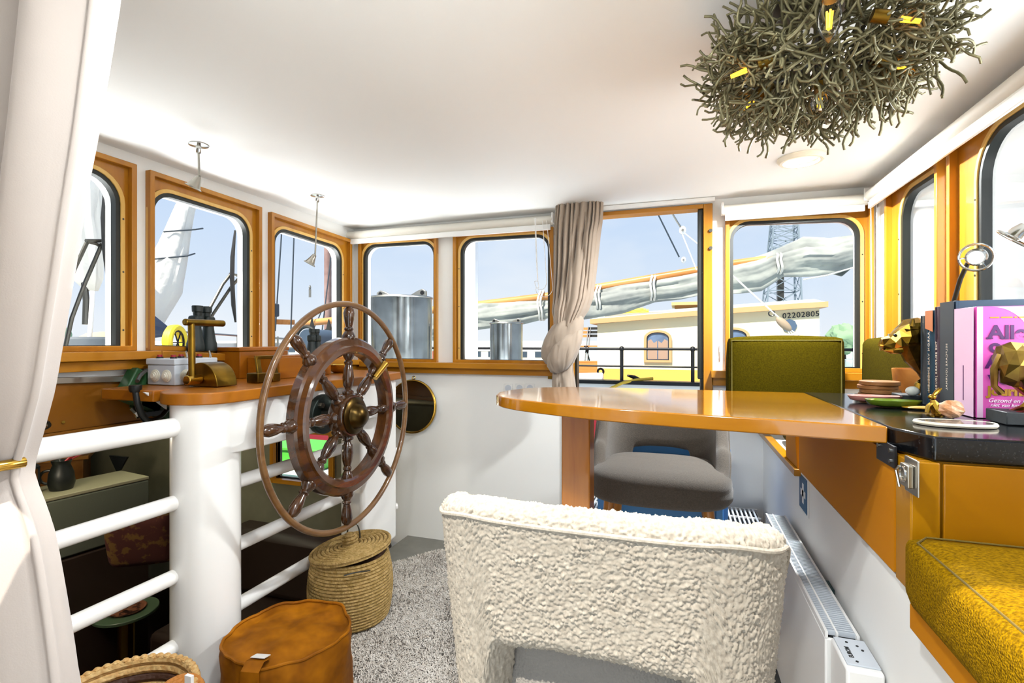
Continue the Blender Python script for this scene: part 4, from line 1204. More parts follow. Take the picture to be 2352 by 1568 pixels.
# gooseneck lamps at the aft window
def goose(pts, head, aim, label, base):
    t = thing('gooseneck_lamp', label, 'lamp', base, 'gooseneck reading lamps by the aft window')
    pts = [Vector(p) for p in pts]
    MB().tube(pts, 0.0065, 10).build('neck', BLACKM if False else STEELD, t)
    b = pts[0]
    MB().lathe([(0.001, 0), (0.03, 0), (0.03, 0.008), (0.009, 0.014), (0.001, 0.014)], b, (0, 0, 1), 24).build('base', STEELD, t)
    h, d = Vector(head), Vector(aim).normalized()
    MB().lathe([(0.002, -0.03), (0.016, -0.028), (0.022, -0.012), (0.024, 0.004), (0.020, 0.006), (0.001, 0.0)], h, d, 24).build('head', CHROME, t)
    MB().torus(h + d * 0.006, 0.036, 0.0035, d, 32, 8).build('ring', CHROME, t)
    a_, b_ = frame_of(d); m = MB()
    for k in range(3):
        w = a_ * math.cos(2.09 * k) + b_ * math.sin(2.09 * k); m.tube([h + w * 0.022, h + d * 0.006 + w * 0.036], 0.0025, 6)
    m.build('ring_arm', CHROME, t)
    MB().lathe([(0.001, 0.005), (0.018, 0.006), (0.018, 0.008), (0.001, 0.009)], h, d, 20).build('lens', mat('lamp_lens', '#d8dce0', 0.1, spec=0.8), t)
g0 = at(2190, 695, X=0.82); g1 = at(2206, 640, X=0.80); g2 = at(2243, 590, X=0.77)
goose([(0.83, g0.y + 0.02, TZ + 0.0), (0.83, g0.y + 0.01, 1.22), g0, g1, at(2222, 606, X=0.785), at(2232, 594, X=0.78)], g2, (-0.55, -0.75, -0.25), 'chrome gooseneck reading lamp rising behind the books', (0.83, g0.y + 0.02, TZ))
h2 = at(2337, 545, X=0.74)
goose([(0.855, 1.24, TZ), (0.86, 1.26, 1.40), (0.855, 1.30, 1.60), (0.82, 1.36, 1.63), (0.78, 1.43, 1.56), h2 + Vector((0.012, -0.03, 0.018))], h2, (-0.5, 0.3, -0.7), 'gooseneck lamp head at the right edge before the large window', (0.855, 1.24, TZ))
# spot under the cream curtain edge, clamped to the brown panel
p = at(90, 968, X=-2.02)
t = thing('wall_spotlight', 'small chrome spotlight on the brown panel beside the cream curtain', 'spotlight', (p.x, p.y, p.z))
MB().cyl(p + Vector((-0.035, 0, 0.075)), p + Vector((0.0, 0, 0.065)), 0.016, n=16).build('mount', CHROME, t)
MB().tube([p + Vector((-0.005, 0, 0.068)), p + Vector((0.012, 0.0, 0.05)), p + Vector((0.008, 0, 0.022))], 0.005, 8).build('arm', CHROME, t)
MB().lathe([(0.004, -0.03), (0.014, -0.024), (0.025, 0.008), (0.031, 0.012), (0.031, 0.016), (0.023, 0.016), (0.012, 0.0), (0.001, 0.0)], p, (0.55, -0.35, -0.75), 24).build('head', CHROME, t)

# ------------------------------------------------------------------ mirror
p = at(951, 932, Y=YB)
t = thing('round_mirror', 'round brass-rimmed mirror hanging right of the wheel', 'mirror', (p.x, YB, p.z - 0.17))
MIR = mat('mirror_glass', '#c9cabf', 0.03, 1.0)
mq = Matrix.Rotation(math.radians(-4.5), 3, 'X'); mc = Vector((p.x, YB - 0.022, p.z))
def tilted(m): m.v = [mc + mq @ (v - mc) for v in m.v]; return m
tilted(MB().cyl((p.x, YB - 0.03, p.z), (p.x, YB - 0.016, p.z), 0.160, n=56)).build('glass', MIR, t)
tilted(MB().torus((p.x, YB - 0.024, p.z), 0.164, 0.008, (0, 1, 0), 64, 10)).build('rim', BRASSP, t)
tilted(MB().torus((p.x, YB - 0.018, p.z + 0.182), 0.010, 0.003, (0, 1, 0), 20, 6)).build('hanging_ring', BRASSP, t)

# ------------------------------------------------------------------ things on the console and sill
CZ = 1.082
# grey junction box
x0, x1, y0, y1 = -1.965, -1.82, 1.40, 1.58
t = thing('switch_box', 'grey junction box with red buttons and toggle switches on the console', 'switch box', ((x0 + x1) / 2, (y0 + y1) / 2, CZ))
MB().box(x0, y0, CZ, x1, y1, CZ + 0.078).build('body', GPLAST, t, bevel=0.004)
ld = MB().box(x0 - 0.004, y0 - 0.004, CZ + 0.078, x1 + 0.004, y1 + 0.004, CZ + 0.102).build('lid', GPLAST, t, bevel=0.004)
for (xx, yy) in ((x0 + 0.02, y0 + 0.035), (x0 + 0.10, y0 + 0.03), (x0 + 0.05, y0 + 0.10), (x0 + 0.10, y0 + 0.14)):
    MB().cyl((xx, yy, CZ + 0.102), (xx, yy, CZ + 0.108), 0.012, n=16).build('button_collar', BLACK, t)
    MB().cyl((xx, yy, CZ + 0.108), (xx, yy, CZ + 0.116), 0.009, n=16).build('button', REDP, t)
for (xx, yy) in ((x0 + 0.12, y0 + 0.07), (x0 + 0.13, y0 + 0.165)):
    MB().tube([(xx, yy, CZ + 0.102), (xx, yy, CZ + 0.112), (xx - 0.006, yy, CZ + 0.13)], [0.006, 0.004, 0.003], 8).build('toggle', CHROME, t)
def gland(c, ax):
    g = MB()
    for r, h in ((0.024, 0.003), (0.019, 0.007), (0.014, 0.011), (0.009, 0.015)):
        g.cyl(Vector(c), Vector(c) + Vector(ax) * h, r, n=24)
    g.build('cable_gland', BEIGEP, t)
gland((x0 + 0.045, y0, CZ + 0.036), (0, -1, 0)); gland((x0 + 0.105, y0, CZ + 0.036), (0, -1, 0)); gland((x1, y0 + 0.045, CZ + 0.036), (1, 0, 0)); gland((x1, y0 + 0.12, CZ + 0.036), (1, 0, 0))
# brass throttle
p = at(459, 889, Z=CZ); tx_, ty_ = -1.685, 1.395
t = thing('brass_throttle', 'brass engine throttle with T-shaped lever on the console', 'throttle', (tx_, ty_, CZ))
m = MB(); n = 24; r = 0.082
rg = [[Vector((tx_ + r * math.cos(math.pi * k / n), y, CZ + 0.002 + 0.088 * math.sin(math.pi * k / n))) for k in range(n + 1)] for y in (ty_, ty_ + 0.088)]
m.loft(rg); m.build('housing', BRASS, t, bevel=0.002)
MB().cyl((tx_ + 0.0, ty_ - 0.055, CZ + 0.028), (tx_ + 0.0, ty_, CZ + 0.028), 0.018, n=20).build('boss', BRASSP, t, bevel=0.003)
MB().cyl((tx_ + 0.0, ty_ - 0.032, CZ + 0.028), (tx_ - 0.004, ty_ - 0.032, CZ + 0.235), 0.0115, n=16).build('lever', BRASS, t)
MB().cyl((tx_ - 0.004, ty_ - 0.060, CZ + 0.238), (tx_ - 0.004, ty_ + 0.105, CZ + 0.238), 0.0125, n=18).build('handle', BRASS, t, bevel=0.004)
# wooden boxes
t = thing('compass_box', 'taller cherry wood box with lid behind the other wooden box', 'box', (-1.955, 1.91, CZ))
MB().box(-2.03, 1.765, CZ, -1.892, 2.06, CZ + 0.122).build('body', CHERRY, t, bevel=0.002)
MB().box(-2.034, 1.76, CZ + 0.123, -1.888, 2.065, CZ + 0.142).build('lid', CHERRY, t, bevel=0.004)
t = thing('wooden_box', 'low cherry wood box in front of the taller box on the console', 'box', (-1.79, 1.97, CZ))
MB().box(-1.885, 1.80, CZ, -1.70, 2.15, CZ + 0.095).build('body', CHERRY, t, bevel=0.002)
MB().box(-1.865, 1.82, CZ + 0.095, -1.72, 2.13, CZ + 0.103).build('lid', CHERRY, t, bevel=0.002)
# small brass lever bracket
q = at(606, 886, X=-1.635); yb0 = q.y
t = thing('brass_bracket', 'small brass double-arm bracket between throttle and wheel', 'bracket', (-1.635, yb0, CZ))
MB().box(-1.665, yb0 - 0.06, CZ, -1.605, yb0 - 0.01, CZ + 0.04).box(-1.665, yb0 + 0.02, CZ, -1.605, yb0 + 0.06, CZ + 0.035).build('foot', BRASS, t, bevel=0.003)
MB().bar((-1.62, yb0 - 0.035, CZ + 0.02), (-1.645, yb0 - 0.025, CZ + 0.105), 0.022, 0.010).build('arm', BRASS, t, bevel=0.002)
MB().bar((-1.62, yb0 + 0.05, CZ + 0.02), (-1.645, yb0 + 0.06, CZ + 0.105), 0.022, 0.010).build('arm', BRASS, t, bevel=0.002)
MB().bar((-1.645, yb0 - 0.032, CZ + 0.102), (-1.645, yb0 + 0.066, CZ + 0.102), 0.02, 0.014).build('crosspiece', BRASS, t, bevel=0.002)
# brass bowl
q = at(801, 868, X=-1.74)
single('brass_bowl', MB().lathe([(0.001, 0), (0.03, 0), (0.05, 0.012), (0.064, 0.034), (0.066, 0.044), (0.062, 0.044), (0.046, 0.016), (0.001, 0.006)], (-1.74, q.y - 0.08, CZ), (0, 0, 1), 32), BRASSP, 'small ribbed brass bowl at the far end of the console', 'bowl')
# binoculars standing on the sill
def binoculars(label, x, y, z, s, rz, grp):
    t = thing('binoculars', label, 'binoculars', (0, 0, 0), grp)
    BIN = BLACKG
    for sgn_ in (-1, 1):
        c = Vector((0.0, sgn_ * 0.040, 0))
        MB().lathe([(0.001, 0.0), (0.036, 0.0), (0.037, 0.006), (0.0355, 0.035), (0.031, 0.05), (0.024, 0.10), (0.023, 0.112), (0.001, 0.112)], c, (0, 0, 1), 24).build('objective', BIN, t)
        m = MB(); m.obox(c + Vector((0, -sgn_ * 0.004, 0.135)), (0.046, 0.056, 0.05)); m.build('prism_body', BIN, t, bevel=0.012, seg=3)
        MB().lathe([(0.001, 0), (0.017, 0), (0.018, 0.016), (0.022, 0.020), (0.023, 0.044), (0.021, 0.047), (0.001, 0.045)], c + Vector((0, -sgn_ * 0.012, 0.158)), (0, 0, 1), 20).build('eyepiece', BIN, t)
    MB().box(-0.012, -0.022, 0.112, 0.012, 0.022, 0.142).build('bridge', BIN, t, bevel=0.003)
    MB().cyl((0, 0, 0.142), (0, 0, 0.172), 0.010, n=16).build('focus_wheel', BIN, t)
    t.location = (x, y, z); t.scale = (s, s, s); t.rotation_euler = (0, 0, rz)
    return t
BLACKG = mat('black_rubber_armour', '#0c1916', 0.5, bump=(300, 0.1, 0.001))
q = at(464, 800, X=XL + 0.045)
binoculars('large black binoculars standing upright on the forward sill', XL + 0.045, q.y, 1.2075, 0.98, math.radians(12), 'binoculars on the forward sill')
q = at(722, 790, X=XL + 0.045)
binoculars('smaller dark green binoculars on the sill behind the wheel', XL + 0.045, q.y, 1.1665 - 0.0066, 0.80, math.radians(8), 'binoculars on the forward sill')
# green unit hanging under the console with hoses
q = at(345, 905, X=-1.93)
t = thing('hydraulic_unit', 'green hydraulic unit with black hoses hanging under the console board', 'machine', (-1.93, q.y, 0.86))
GRN = mat('machine_green', '#2f5a35', 0.45)
rot = Matrix.Rotation(math.radians(-28), 3, 'X')
MB().obox(at(330, 897, X=-2.018), (0.055, 0.165, 0.13), rot).build('housing', GRN, t, bevel=0.006)
MB().obox(at(352, 938, X=-2.018), (0.055, 0.15, 0.05), rot).build('cover_plate', DARKG, t, bevel=0.004)
m = MB()
for k in range(6): m.cyl(at(335 + 8 * k, 952 - k, X=-1.99), at(335 + 8 * k, 952 - k, X=-1.97), 0.010, n=10)
m.build('toothed_edge', BLACK, t)
MB().tube([at(312, 898, X=-1.80), at(316, 925, X=-1.79), at(325, 952, X=-1.79), at(345, 975, X=-1.79)], 0.011, 10).build('hose', BLACK, t)
MB().tube([at(330, 962, X=-1.80), at(352, 966, X=-1.80), at(372, 955, X=-1.81), at(384, 940, X=-1.82)], 0.008, 10).build('hose', BLACK, t)
MB().lathe([(0.001, 0), (0.016, 0), (0.020, 0.01), (0.020, 0.024), (0.001, 0.024)], at(311, 900, X=-1.80), (0, 0, 1), 16).build('hose_cap', BLACK, t)
m = MB(); a, b = at(304, 936, X=-1.82), at(316, 948, X=-1.81); m.cyl(a, b, 0.010, n=6); m.cyl(b, at(322, 956, X=-1.80), 0.013, n=6); m.build('coupling', CHROME, t)
MB().tube([at(335, 850, X=-1.95), at(322, 862, X=-1.90), at(315, 875, X=-1.86)], 0.007, 8).build('cable', STEELD, t)
# white bracket plate under the board
m = MB(); m.prism([at(330, 900, X=-1.74), at(383, 905, X=-1.74), at(383, 940, X=-1.74)], (-0.006, 0, 0))
single('board_bracket', m, WPLAST, 'white triangular bracket under the console board', 'bracket')

# ------------------------------------------------------------------ things on the granite counter
CT0 = TZ
def onc(px, py): return at(px, py, Z=CT0)
# wooden coasters
p = onc(2024, 913); WOODC = wood('coaster_wood', '#6f4420', '#9a6a38', 0, 20, 0.5, 0.1)
for k, lb in enumerate(('bottom wooden coaster of the stack', 'second wooden coaster from the bottom of the stack', 'third wooden coaster from the bottom of the stack', 'top wooden coaster of the stack beside the gold lion')):
    single('wooden_coaster', MB().cyl((p.x + 0.003 * math.sin(k * 2.2), p.y + 0.02 + 0.003 * math.cos(k * 3), CT0 + 0.0125 * k), (p.x + 0.003 * math.sin(k * 2.2), p.y + 0.02 + 0.003 * math.cos(k * 3), CT0 + 0.0120 + 0.0125 * k), 0.052, n=36), WOODC, lb, 'coaster', 'stacked wooden coasters', bevel=0.002)
# wooden bowl
p = onc(2095, 905)
single('wooden_bowl', MB().lathe([(0.001, 0), (0.05, 0), (0.062, 0.03), (0.066, 0.080), (0.062, 0.080), (0.057, 0.03), (0.001, 0.012)], (p.x + 0.03, p.y + 0.05, CT0), (0, 0, 1), 36), wood('bowl_wood', '#a8672a', '#c98a46', 0, 10, 0.4, 0.1), 'round wooden bowl behind the gold lion', 'bowl')
# leaf dishes
def leaf(name, cx, cy, L, W, ang, m_, label, h):
    m = MB(); n = 40; ca, sa = math.cos(ang), math.sin(ang)
    rings = []
    for k, z in ((0.02, 0.006), (0.55, 0.007), (0.85, 0.011), (1.0, h), (1.03, h), (0.92, 0.006), (0.6, 0.001), (0.02, 0.001)):
        rg = []
        for j in range(n):
            a = 2 * math.pi * j / n
            x = L * math.cos(a) * k; y = W * math.sin(a) * k * (1 - 0.25 * math.cos(a)) * (1 + 0.06 * math.cos(9 * a))
            rg.append(Vector((cx + x * ca - y * sa, cy + x * sa + y * ca, CT0 + z)))
        rings.append(rg)
    m.loft(rings)
    return single(name, m, m_, label, 'dish', 'leaf-shaped dishes', angle=70)
p = onc(2010, 923); leaf('leaf_dish', p.x, p.y, 0.068, 0.030, math.radians(8), mat('pink_ceramic', '#c98b80', 0.15, coat=0.5), 'pink leaf-shaped dish in front of the wooden coasters', 0.018)
p = onc(2052, 934); leaf('leaf_dish', p.x, p.y, 0.062, 0.034, math.radians(0), mat('green_ceramic', '#5f7a1f', 0.12, coat=0.6), 'green leaf-shaped dish in front of the pink one', 0.018)
m = MB(); p = onc(2095, 941); m.sphere((p.x + 0.03, p.y + 0.02, CT0 + 0.004), (0.045, 0.02, 0.004), 20, 8)
single('leaf_slip', m, mat('yellow_leaf', '#b38a1c', 0.5), 'flat yellow leaf lying behind the green dish', 'leaf')
# books in a row, spines towards the table
def book(x0, y0, y1, w, h, cov, pages, label):
    t = thing('book', label, 'book', (x0 + w / 2, (y0 + y1) / 2, CT0), 'books between the gold lion bookends')
    MB().box(x0 + 0.003, y0 + 0.003, CT0 + 0.003, x0 + w - 0.004, y1 - 0.003, CT0 + h - 0.003).build('pages', pages, t)
    m = MB(); m.box(x0, y0, CT0, x0 + w, y0 + 0.0028, CT0 + h); m.box(x0, y1 - 0.0028, CT0, x0 + w, y1, CT0 + h)
    n = 8; sp = [(x0 + 0.004 - 0.004 * math.sin(math.pi * k / n), y0 + (y1 - y0) * k / n) for k in range(n + 1)] + [(x0 + 0.006, y1), (x0 + 0.006, y0)]
    m.prism([(x, y, CT0) for x, y in sp], (0, 0, h)); m.build('cover', cov, t, bevel=0.0008)
    return t
PAGES = mat('paper_pages', '#e8e2d4', 0.8, bump=(300, 0.1, 0.001))
NAVY = mat('navy_cover', '#1f2b3a', 0.5); GREYB = mat('slate_cover', '#303a42', 0.5); PURP = mat('purple_cover', '#40303f', 0.5); TEAL = mat('teal_cover', '#1d4257', 0.5); ORNG = mat('orange_print', '#c0774a', 0.5); NAVY2 = mat('dark_teal_cover', '#16324a', 0.5)
PINK = mat('pink_cover', '#d657ad', 0.35); PINKL = mat('pale_pink_print', '#e3bdd8', 0.4); DPUR = mat('purple_ink', '#4b1459', 0.4); GOLDI = mat('gold_ink', '#b5862c', 0.35, 0.4); WHITI = mat('white_ink', '#f3e8f2', 0.5); CREI = mat('cream_ink', '#cfc4b4', 0.5)
def spine_y(px): return at(px, 784, X=0.628).y
ys = [spine_y(x) for x in (2114, 2129, 2147, 2164, 2196, 2243)]
bk = [('thin dark grey book next to the gold lion head', 0.240, 0.15, GREYB), ('blue book with an orange top on its spine', 0.252, 0.16, TEAL), ('purple-brown journal between the blue and the slate book', 0.259, 0.165, PURP), ('thick slate and navy journal behind the pink book', 0.268, 0.185, NAVY2), ('bright pink journal with large purple title facing the viewer', 0.248, 0.19, PINK)]
BK = []
for i, (lb, h, w, cv) in enumerate(bk):
    BK.append(book(0.628, ys[i + 1] + 0.0006, ys[i] - 0.0006, w, h, cv, PAGES, lb))
def spt(i, s, size, m_, zt, off=0.0, bold=0.0):
    yc = (ys[i] + ys[i + 1]) / 2
    text('spine_lettering', s, size, m_, BK[i], (0.6238 - 0.0004, yc - size * 0.35 + off, zt), (0, 0, -1), (0, 1, 0), 0.0003, bold, space=1.25)
m = MB(); n = 6
yc0, yc1 = ys[2] + 0.0006, ys[1] - 0.0006
m.prism([(0.6235, yc0 + (yc1 - yc0) * k / 6, CT0 + 0.252 - 0.001) for k in range(7)][::-1] + [(0.6235, yc0 + (yc1 - yc0) * k / 6, CT0 + 0.195 + 0.010 * k / 6) for k in range(7)], (0.0006, 0, 0)); m.build('orange_print', ORNG, BK[1])
MB().box(0.6232, ys[4] + 0.0010, CT0 + 0.001, 0.6240, ys[3] - 0.0010, CT0 + 0.267).build('spine_cloth', GREYB, BK[3])
spt(1, 'AARON VAN ENGELEN', 0.0125, CREI, CT0 + 0.195, bold=0.0003)
MB().box(0.6233, (ys[1] + ys[2]) / 2 - 0.004, CT0 + 0.035, 0.6238, (ys[1] + ys[2]) / 2 + 0.003, CT0 + 0.088).build('spine_line', mat('tan_ink', '#8f7650', 0.5), BK[1])
spt(2, 'THE SELFCARE JOURNAL', 0.0105, CREI, CT0 + 0.170, bold=0.0003)
spt(3, 'SELFCARE JOURNAL', 0.0105, CREI, CT0 + 0.165, bold=0.0002)
# pink cover art
yf = ys[5] + 0.0006
m = MB(); arc = [(0.655 + 0.085 * (1 - (1 - k / 12) ** 2) ** 0.5 * 1.0, CT0 + 0.247 - 0.105 * (k / 12)) for k in range(13)]
tp = [(0.650, CT0 + 0.2465)] + [(0.650 + 0.080 * math.sin(math.pi / 2 * k / 12), CT0 + 0.150 + 0.0965 * math.cos(math.pi / 2 * k / 12)) for k in range(13)]
pale = [(0.655 + 0.075 * math.sin(math.pi / 2 * k / 12), CT0 + 0.145 + 0.1015 * math.cos(math.pi / 2 * k / 12)) for k in range(13)] + [(0.735, CT0 + 0.10), (0.77, CT0 + 0.06), (0.817, CT0 + 0.05), (0.817, CT0 + 0.2465)]
m.prism([(x, yf - 0.0006, z) for x, z in pale], (0, 0.0005, 0)); m.build('pale_print', PINKL, BK[4])
MB().box(0.629, yf - 0.0007, CT0 + 0.001, 0.6395, yf - 0.0001, CT0 + 0.247).build('hinge_print', PINKL, BK[4])
MB().box(0.6232, ys[5] + 0.003, CT0 + 0.001, 0.6240, ys[4] - 0.003, CT0 + 0.247).build('spine_print', PINKL, BK[4])
def cov(s, x, z, size, m_, bold=0.0, shear=0.0):
    text('title_lettering', s, size, m_, BK[4], (x, yf - 0.0012, z), (1, 0, 0), (0, 0, 1), 0.0004, bold, shear=shear)
x0 = 0.650
m = MB(); k = 0.0
for w_ in (0.016, 0.020, 0.005, 0.018, 0.014, 0.012):
    m.box(x0 + 0.002 + k, yf - 0.0013, CT0 + 0.2215, x0 + 0.002 + k + w_, yf - 0.0006, CT0 + 0.2245); k += w_ + 0.003
m.build('author_line', GOLDI, BK[4])
cov('Alles', x0 - 0.002, CT0 + 0.176, 0.043, DPUR, 0.0012)
cov('o', x0, CT0 + 0.147, 0.040, DPUR, 0.0014)
cov('A', x0 - 0.006, CT0 + 0.112, 0.040, DPUR, 0.0012)
cov('voe', x0 - 0.001, CT0 + 0.077, 0.040, DPUR, 0.0014)
cov('Journal', x0 - 0.003, CT0 + 0.052, 0.0275, GOLDI, 0.0012)
cov('Gezond en gelukkig', x0 - 0.002, CT0 + 0.036, 0.0125, WHITI, 0.0, 0.35)
cov('niet van kant', x0 + 0.002, CT0 + 0.0265, 0.0105, WHITI, 0.0, 0.35)
# serifs on the big letters
m = MB()
for sx_, sz_, w_ in ((x0 - 0.002, CT0 + 0.1765, 0.012), (x0 + 0.022, CT0 + 0.1765, 0.012)):
    m.box(sx_ - 0.003, yf - 0.0016, sz_ - 0.001, sx_ - 0.003 + w_, yf - 0.0006, sz_ + 0.0025)
m.build('title_serif', DPUR, BK[4])
MB().box(0.6228, (ys[4] + ys[5]) / 2 - 0.001, CT0 + 0.035, 0.6233, (ys[4] + ys[5]) / 2 + 0.002, CT0 + 0.115).build('spine_line', DPUR, BK[4])

# lion bookends: faceted bronze
SLATE = mat('dark_slate', '#24282a', 0.55, var=(40, '#33383a'))
def facet(pts, name, m_, parent, seed=1, amp=0.004):
    """low-poly blob from stacked outlines"""
    R = random.Random(seed); m = MB()
    rings = [[p + Vector((R.uniform(-amp, amp), R.uniform(-amp, amp), R.uniform(-amp, amp))) for p in rg] for rg in pts]
    m.loft(rings); o = m.build(name, m_, parent, smooth=False); 
    tri = o.modifiers.new('tri', 'TRIANGULATE')
    return o
def oval(c, ax, ry, rz, n=9, rollv=None):
    c, ax = Vector(c), Vector(ax).normalized(); a, b = frame_of(ax)
    return [c + a * (ry * math.cos(2 * math.pi * k / n)) + b * (rz * math.sin(2 * math.pi * k / n)) for k in range(n)]
# front half: looks towards the door, -X
lb = at(2098, 925, Z=CT0)
ly = ys[0] + 0.036
hx = at(2084, 790, Y=ly)
t = thing('lion_bookend', 'gold faceted lion head bookend looking left', 'bookend', (0.66, ly, CT0), 'gold lion bookends')
MB().box(0.585, ly - 0.034, CT0, 0.72, ly + 0.036, CT0 + 0.022).build('base', SLATE, t, bevel=0.002)
hz = CT0 + 0.174
facet([oval((0.545, ly, hz - 0.016), (1, 0, 0), 0.010, 0.008), oval((0.548, ly, hz - 0.012), (1, 0, 0.1), 0.017, 0.016), oval((0.572, ly, hz - 0.006), (1, 0, 0.2), 0.020, 0.022), oval((0.590, ly, hz + 0.006), (1, 0, 0.15), 0.028, 0.034), oval((0.606, ly, hz + 0.014), (1, 0, 0), 0.034, 0.042), oval((0.628, ly, hz + 0.016), (1, 0, -0.1), 0.036, 0.046), oval((0.655, ly, hz + 0.010), (1, 0, -0.2), 0.032, 0.044), oval((0.675, ly, hz), (1, 0, -0.3), 0.02, 0.03)], 'head', GOLD, t, 4, 0.0045)
facet([oval((0.556, ly, hz - 0.026), (1, 0, 0), 0.010, 0.005), oval((0.572, ly, hz - 0.030), (1, 0, 0.1), 0.014, 0.010), oval((0.596, ly, hz - 0.026), (1, 0, 0.3), 0.018, 0.016), oval((0.612, ly, hz - 0.014), (1, 0, 0.3), 0.016, 0.02)], 'jaw', GOLD, t, 8, 0.003)
facet([oval((0.615, ly, hz + 0.030), (0.2, 0, 1), 0.034, 0.030), oval((0.624, ly, hz - 0.01), (0.1, 0, -1), 0.036, 0.036), oval((0.640, ly, hz - 0.05), (0.25, 0, -1), 0.033, 0.038), oval((0.660, ly, hz - 0.09), (0.3, 0, -1), 0.028, 0.030), oval((0.672, ly, CT0 + 0.05), (0.1, 0, -1), 0.020, 0.018), oval((0.672, ly, CT0 + 0.022), (0, 0, -1), 0.018, 0.016)], 'mane', mat('dark_gold', '#6e5220', 0.3, 1.0, var=(18, '#3f2f14')), t, 9, 0.006)
facet([oval((0.650, ly - 0.012, hz - 0.085), (-0.4, 0, -1), 0.014, 0.014, 7), oval((0.634, ly - 0.014, CT0 + 0.055), (-0.2, 0, -1), 0.011, 0.011, 7), oval((0.628, ly - 0.014, CT0 + 0.030), (0, 0, -1), 0.010, 0.010, 7), oval((0.622, ly - 0.014, CT0 + 0.022), (0, 0, -1), 0.015, 0.013, 7)], 'foreleg', GOLD, t, 12, 0.002)
for s_ in (-1, 1): MB().sphere((0.575, ly + s_ * 0.021, hz + 0.014), (0.005, 0.004, 0.004), 8, 6).build('eye', BLACK, t)
for s_ in (-1, 1): facet([oval((0.612, ly + s_ * 0.028, hz + 0.040), (0, s_ * 0.3, 1), 0.010, 0.008, 6), oval((0.612, ly + s_ * 0.034, hz + 0.058), (0, 0.3 * s_, 1), 0.003, 0.003, 6)], 'ear', GOLD, t, 3, 0.001)
# rear half, in front of the pink book
ry = ys[5] - 0.070
t = thing('lion_bookend', 'gold faceted lion hindquarters bookend in front of the pink book', 'bookend', (0.72, ry, CT0), 'gold lion bookends')
sb = at(2243, 957, Z=CT0)
MB().box(0.632, ry - 0.030, CT0, 0.78, ry + 0.045, CT0 + 0.026).build('base', SLATE, t, bevel=0.002)
rz = CT0 + 0.122
BRZ = mat('brown_bronze', '#6b4a2a', 0.3, 0.9, var=(20, '#8d7434'))
facet([oval((0.632, ry, rz - 0.004), (1, 0, 0), 0.012, 0.016), oval((0.636, ry, rz), (1, 0, 0), 0.028, 0.040), oval((0.652, ry, rz), (1, 0, 0), 0.034, 0.047), oval((0.670, ry, rz - 0.002), (1, 0, 0), 0.034, 0.044)], 'rump', BRZ, t, 21, 0.003)
facet([oval((0.666, ry, rz), (1, 0, 0), 0.034, 0.043), oval((0.697, ry, rz - 0.003), (1, 0, 0), 0.033, 0.040), oval((0.747, ry, rz - 0.004), (1, 0, 0), 0.032, 0.038), oval((0.80, ry, rz - 0.004), (1, 0, 0), 0.028, 0.034)], 'flank', GOLD, t, 22, 0.003)
for s_ in (-1, 1):
    facet([oval((0.672, ry + s_ * 0.018, rz - 0.025), (0.3, 0, -1), 0.020, 0.022, 7), oval((0.688, ry + s_ * 0.018, rz - 0.055), (0.1, 0, -1), 0.013, 0.014, 7), oval((0.700, ry + s_ * 0.018, CT0 + 0.05), (-0.3, 0, -1), 0.009, 0.009, 7), oval((0.688, ry + s_ * 0.018, CT0 + 0.034), (0, 0, -1), 0.010, 0.010, 7), oval((0.676, ry + s_ * 0.018, CT0 + 0.026), (0, 0, -1), 0.014, 0.022, 7)], 'hind_leg', GOLD, t, 30 + s_, 0.002)
MB().tube([(0.638, ry, rz + 0.02), (0.626, ry, rz - 0.01), (0.626, ry, rz - 0.045), (0.638, ry, rz - 0.060)], [0.008, 0.007, 0.006, 0.007], 7).build('tail', BRZ, t)
# rabbit, rock, agate slab, pebble
p = onc(2150, 965)
t = thing('brass_rabbit', 'tiny brass hare figurine standing beside the orange rock', 'figurine', (p.x, p.y + 0.01, CT0 + 0.0075))
b0 = Vector((p.x, p.y + 0.005, CT0 + 0.0075))
MB().lathe([(0.001, 0), (0.016, 0), (0.017, 0.004), (0.010, 0.006), (0.001, 0.006)], b0, (0, 0, 1), 18).build('stand', GOLD, t)
facet([oval(b0 + Vector((0.004, 0, 0.006)), (0, 0, 1), 0.011, 0.010, 8), oval(b0 + Vector((0.004, 0, 0.016)), (0, 0, 1), 0.013, 0.011, 8), oval(b0 + Vector((-0.001, 0, 0.028)), (-0.2, 0, 1), 0.009, 0.008, 8), oval(b0 + Vector((-0.003, 0, 0.036)), (0, 0, 1), 0.005, 0.005, 8)], 'body', GOLD, t, 2, 0.001)
MB().sphere(b0 + Vector((-0.005, 0, 0.042)), (0.008, 0.006, 0.006), 12, 8).build('head', GOLD, t)
for s_ in (-1, 1): MB().tube([b0 + Vector((-0.002, s_ * 0.003, 0.046)), b0 + Vector((0.004, s_ * 0.005, 0.054)), b0 + Vector((0.010, s_ * 0.005, 0.062))], [0.0025, 0.003, 0.0012], 6).build('ear', GOLD, t)
for s_ in (-1, 1): MB().tube([b0 + Vector((-0.006, s_ * 0.005, 0.028)), b0 + Vector((-0.012, s_ * 0.005, 0.022)), b0 + Vector((-0.014, s_ * 0.004, 0.008))], 0.0028, 6).build('paw', GOLD, t)
p = onc(2200, 978)
m = MB(); n = 30
outl = []
for k in range(n):
    a = 2 * math.pi * k / n
    outl.append(Vector((p.x + 0.065 * math.cos(a) * (1 + 0.05 * math.sin(3 * a)), p.y + 0.008 + 0.040 * math.sin(a) * (1 + 0.10 * math.cos(2 * a)), CT0)))
m.prism(outl, (0, 0, 0.007)); 
single('agate_slab', m, mat('agate', '#8f8478', 0.12, var=(25, '#4b4540'), coat=0.5), 'polished agate slice with rough pale rim under the hare', 'stone slab', bevel=0.001)
rm = MB(); rm.tube([(v.x, v.y, CT0 + 0.0038) for v in outl], 0.0042, 6, True)
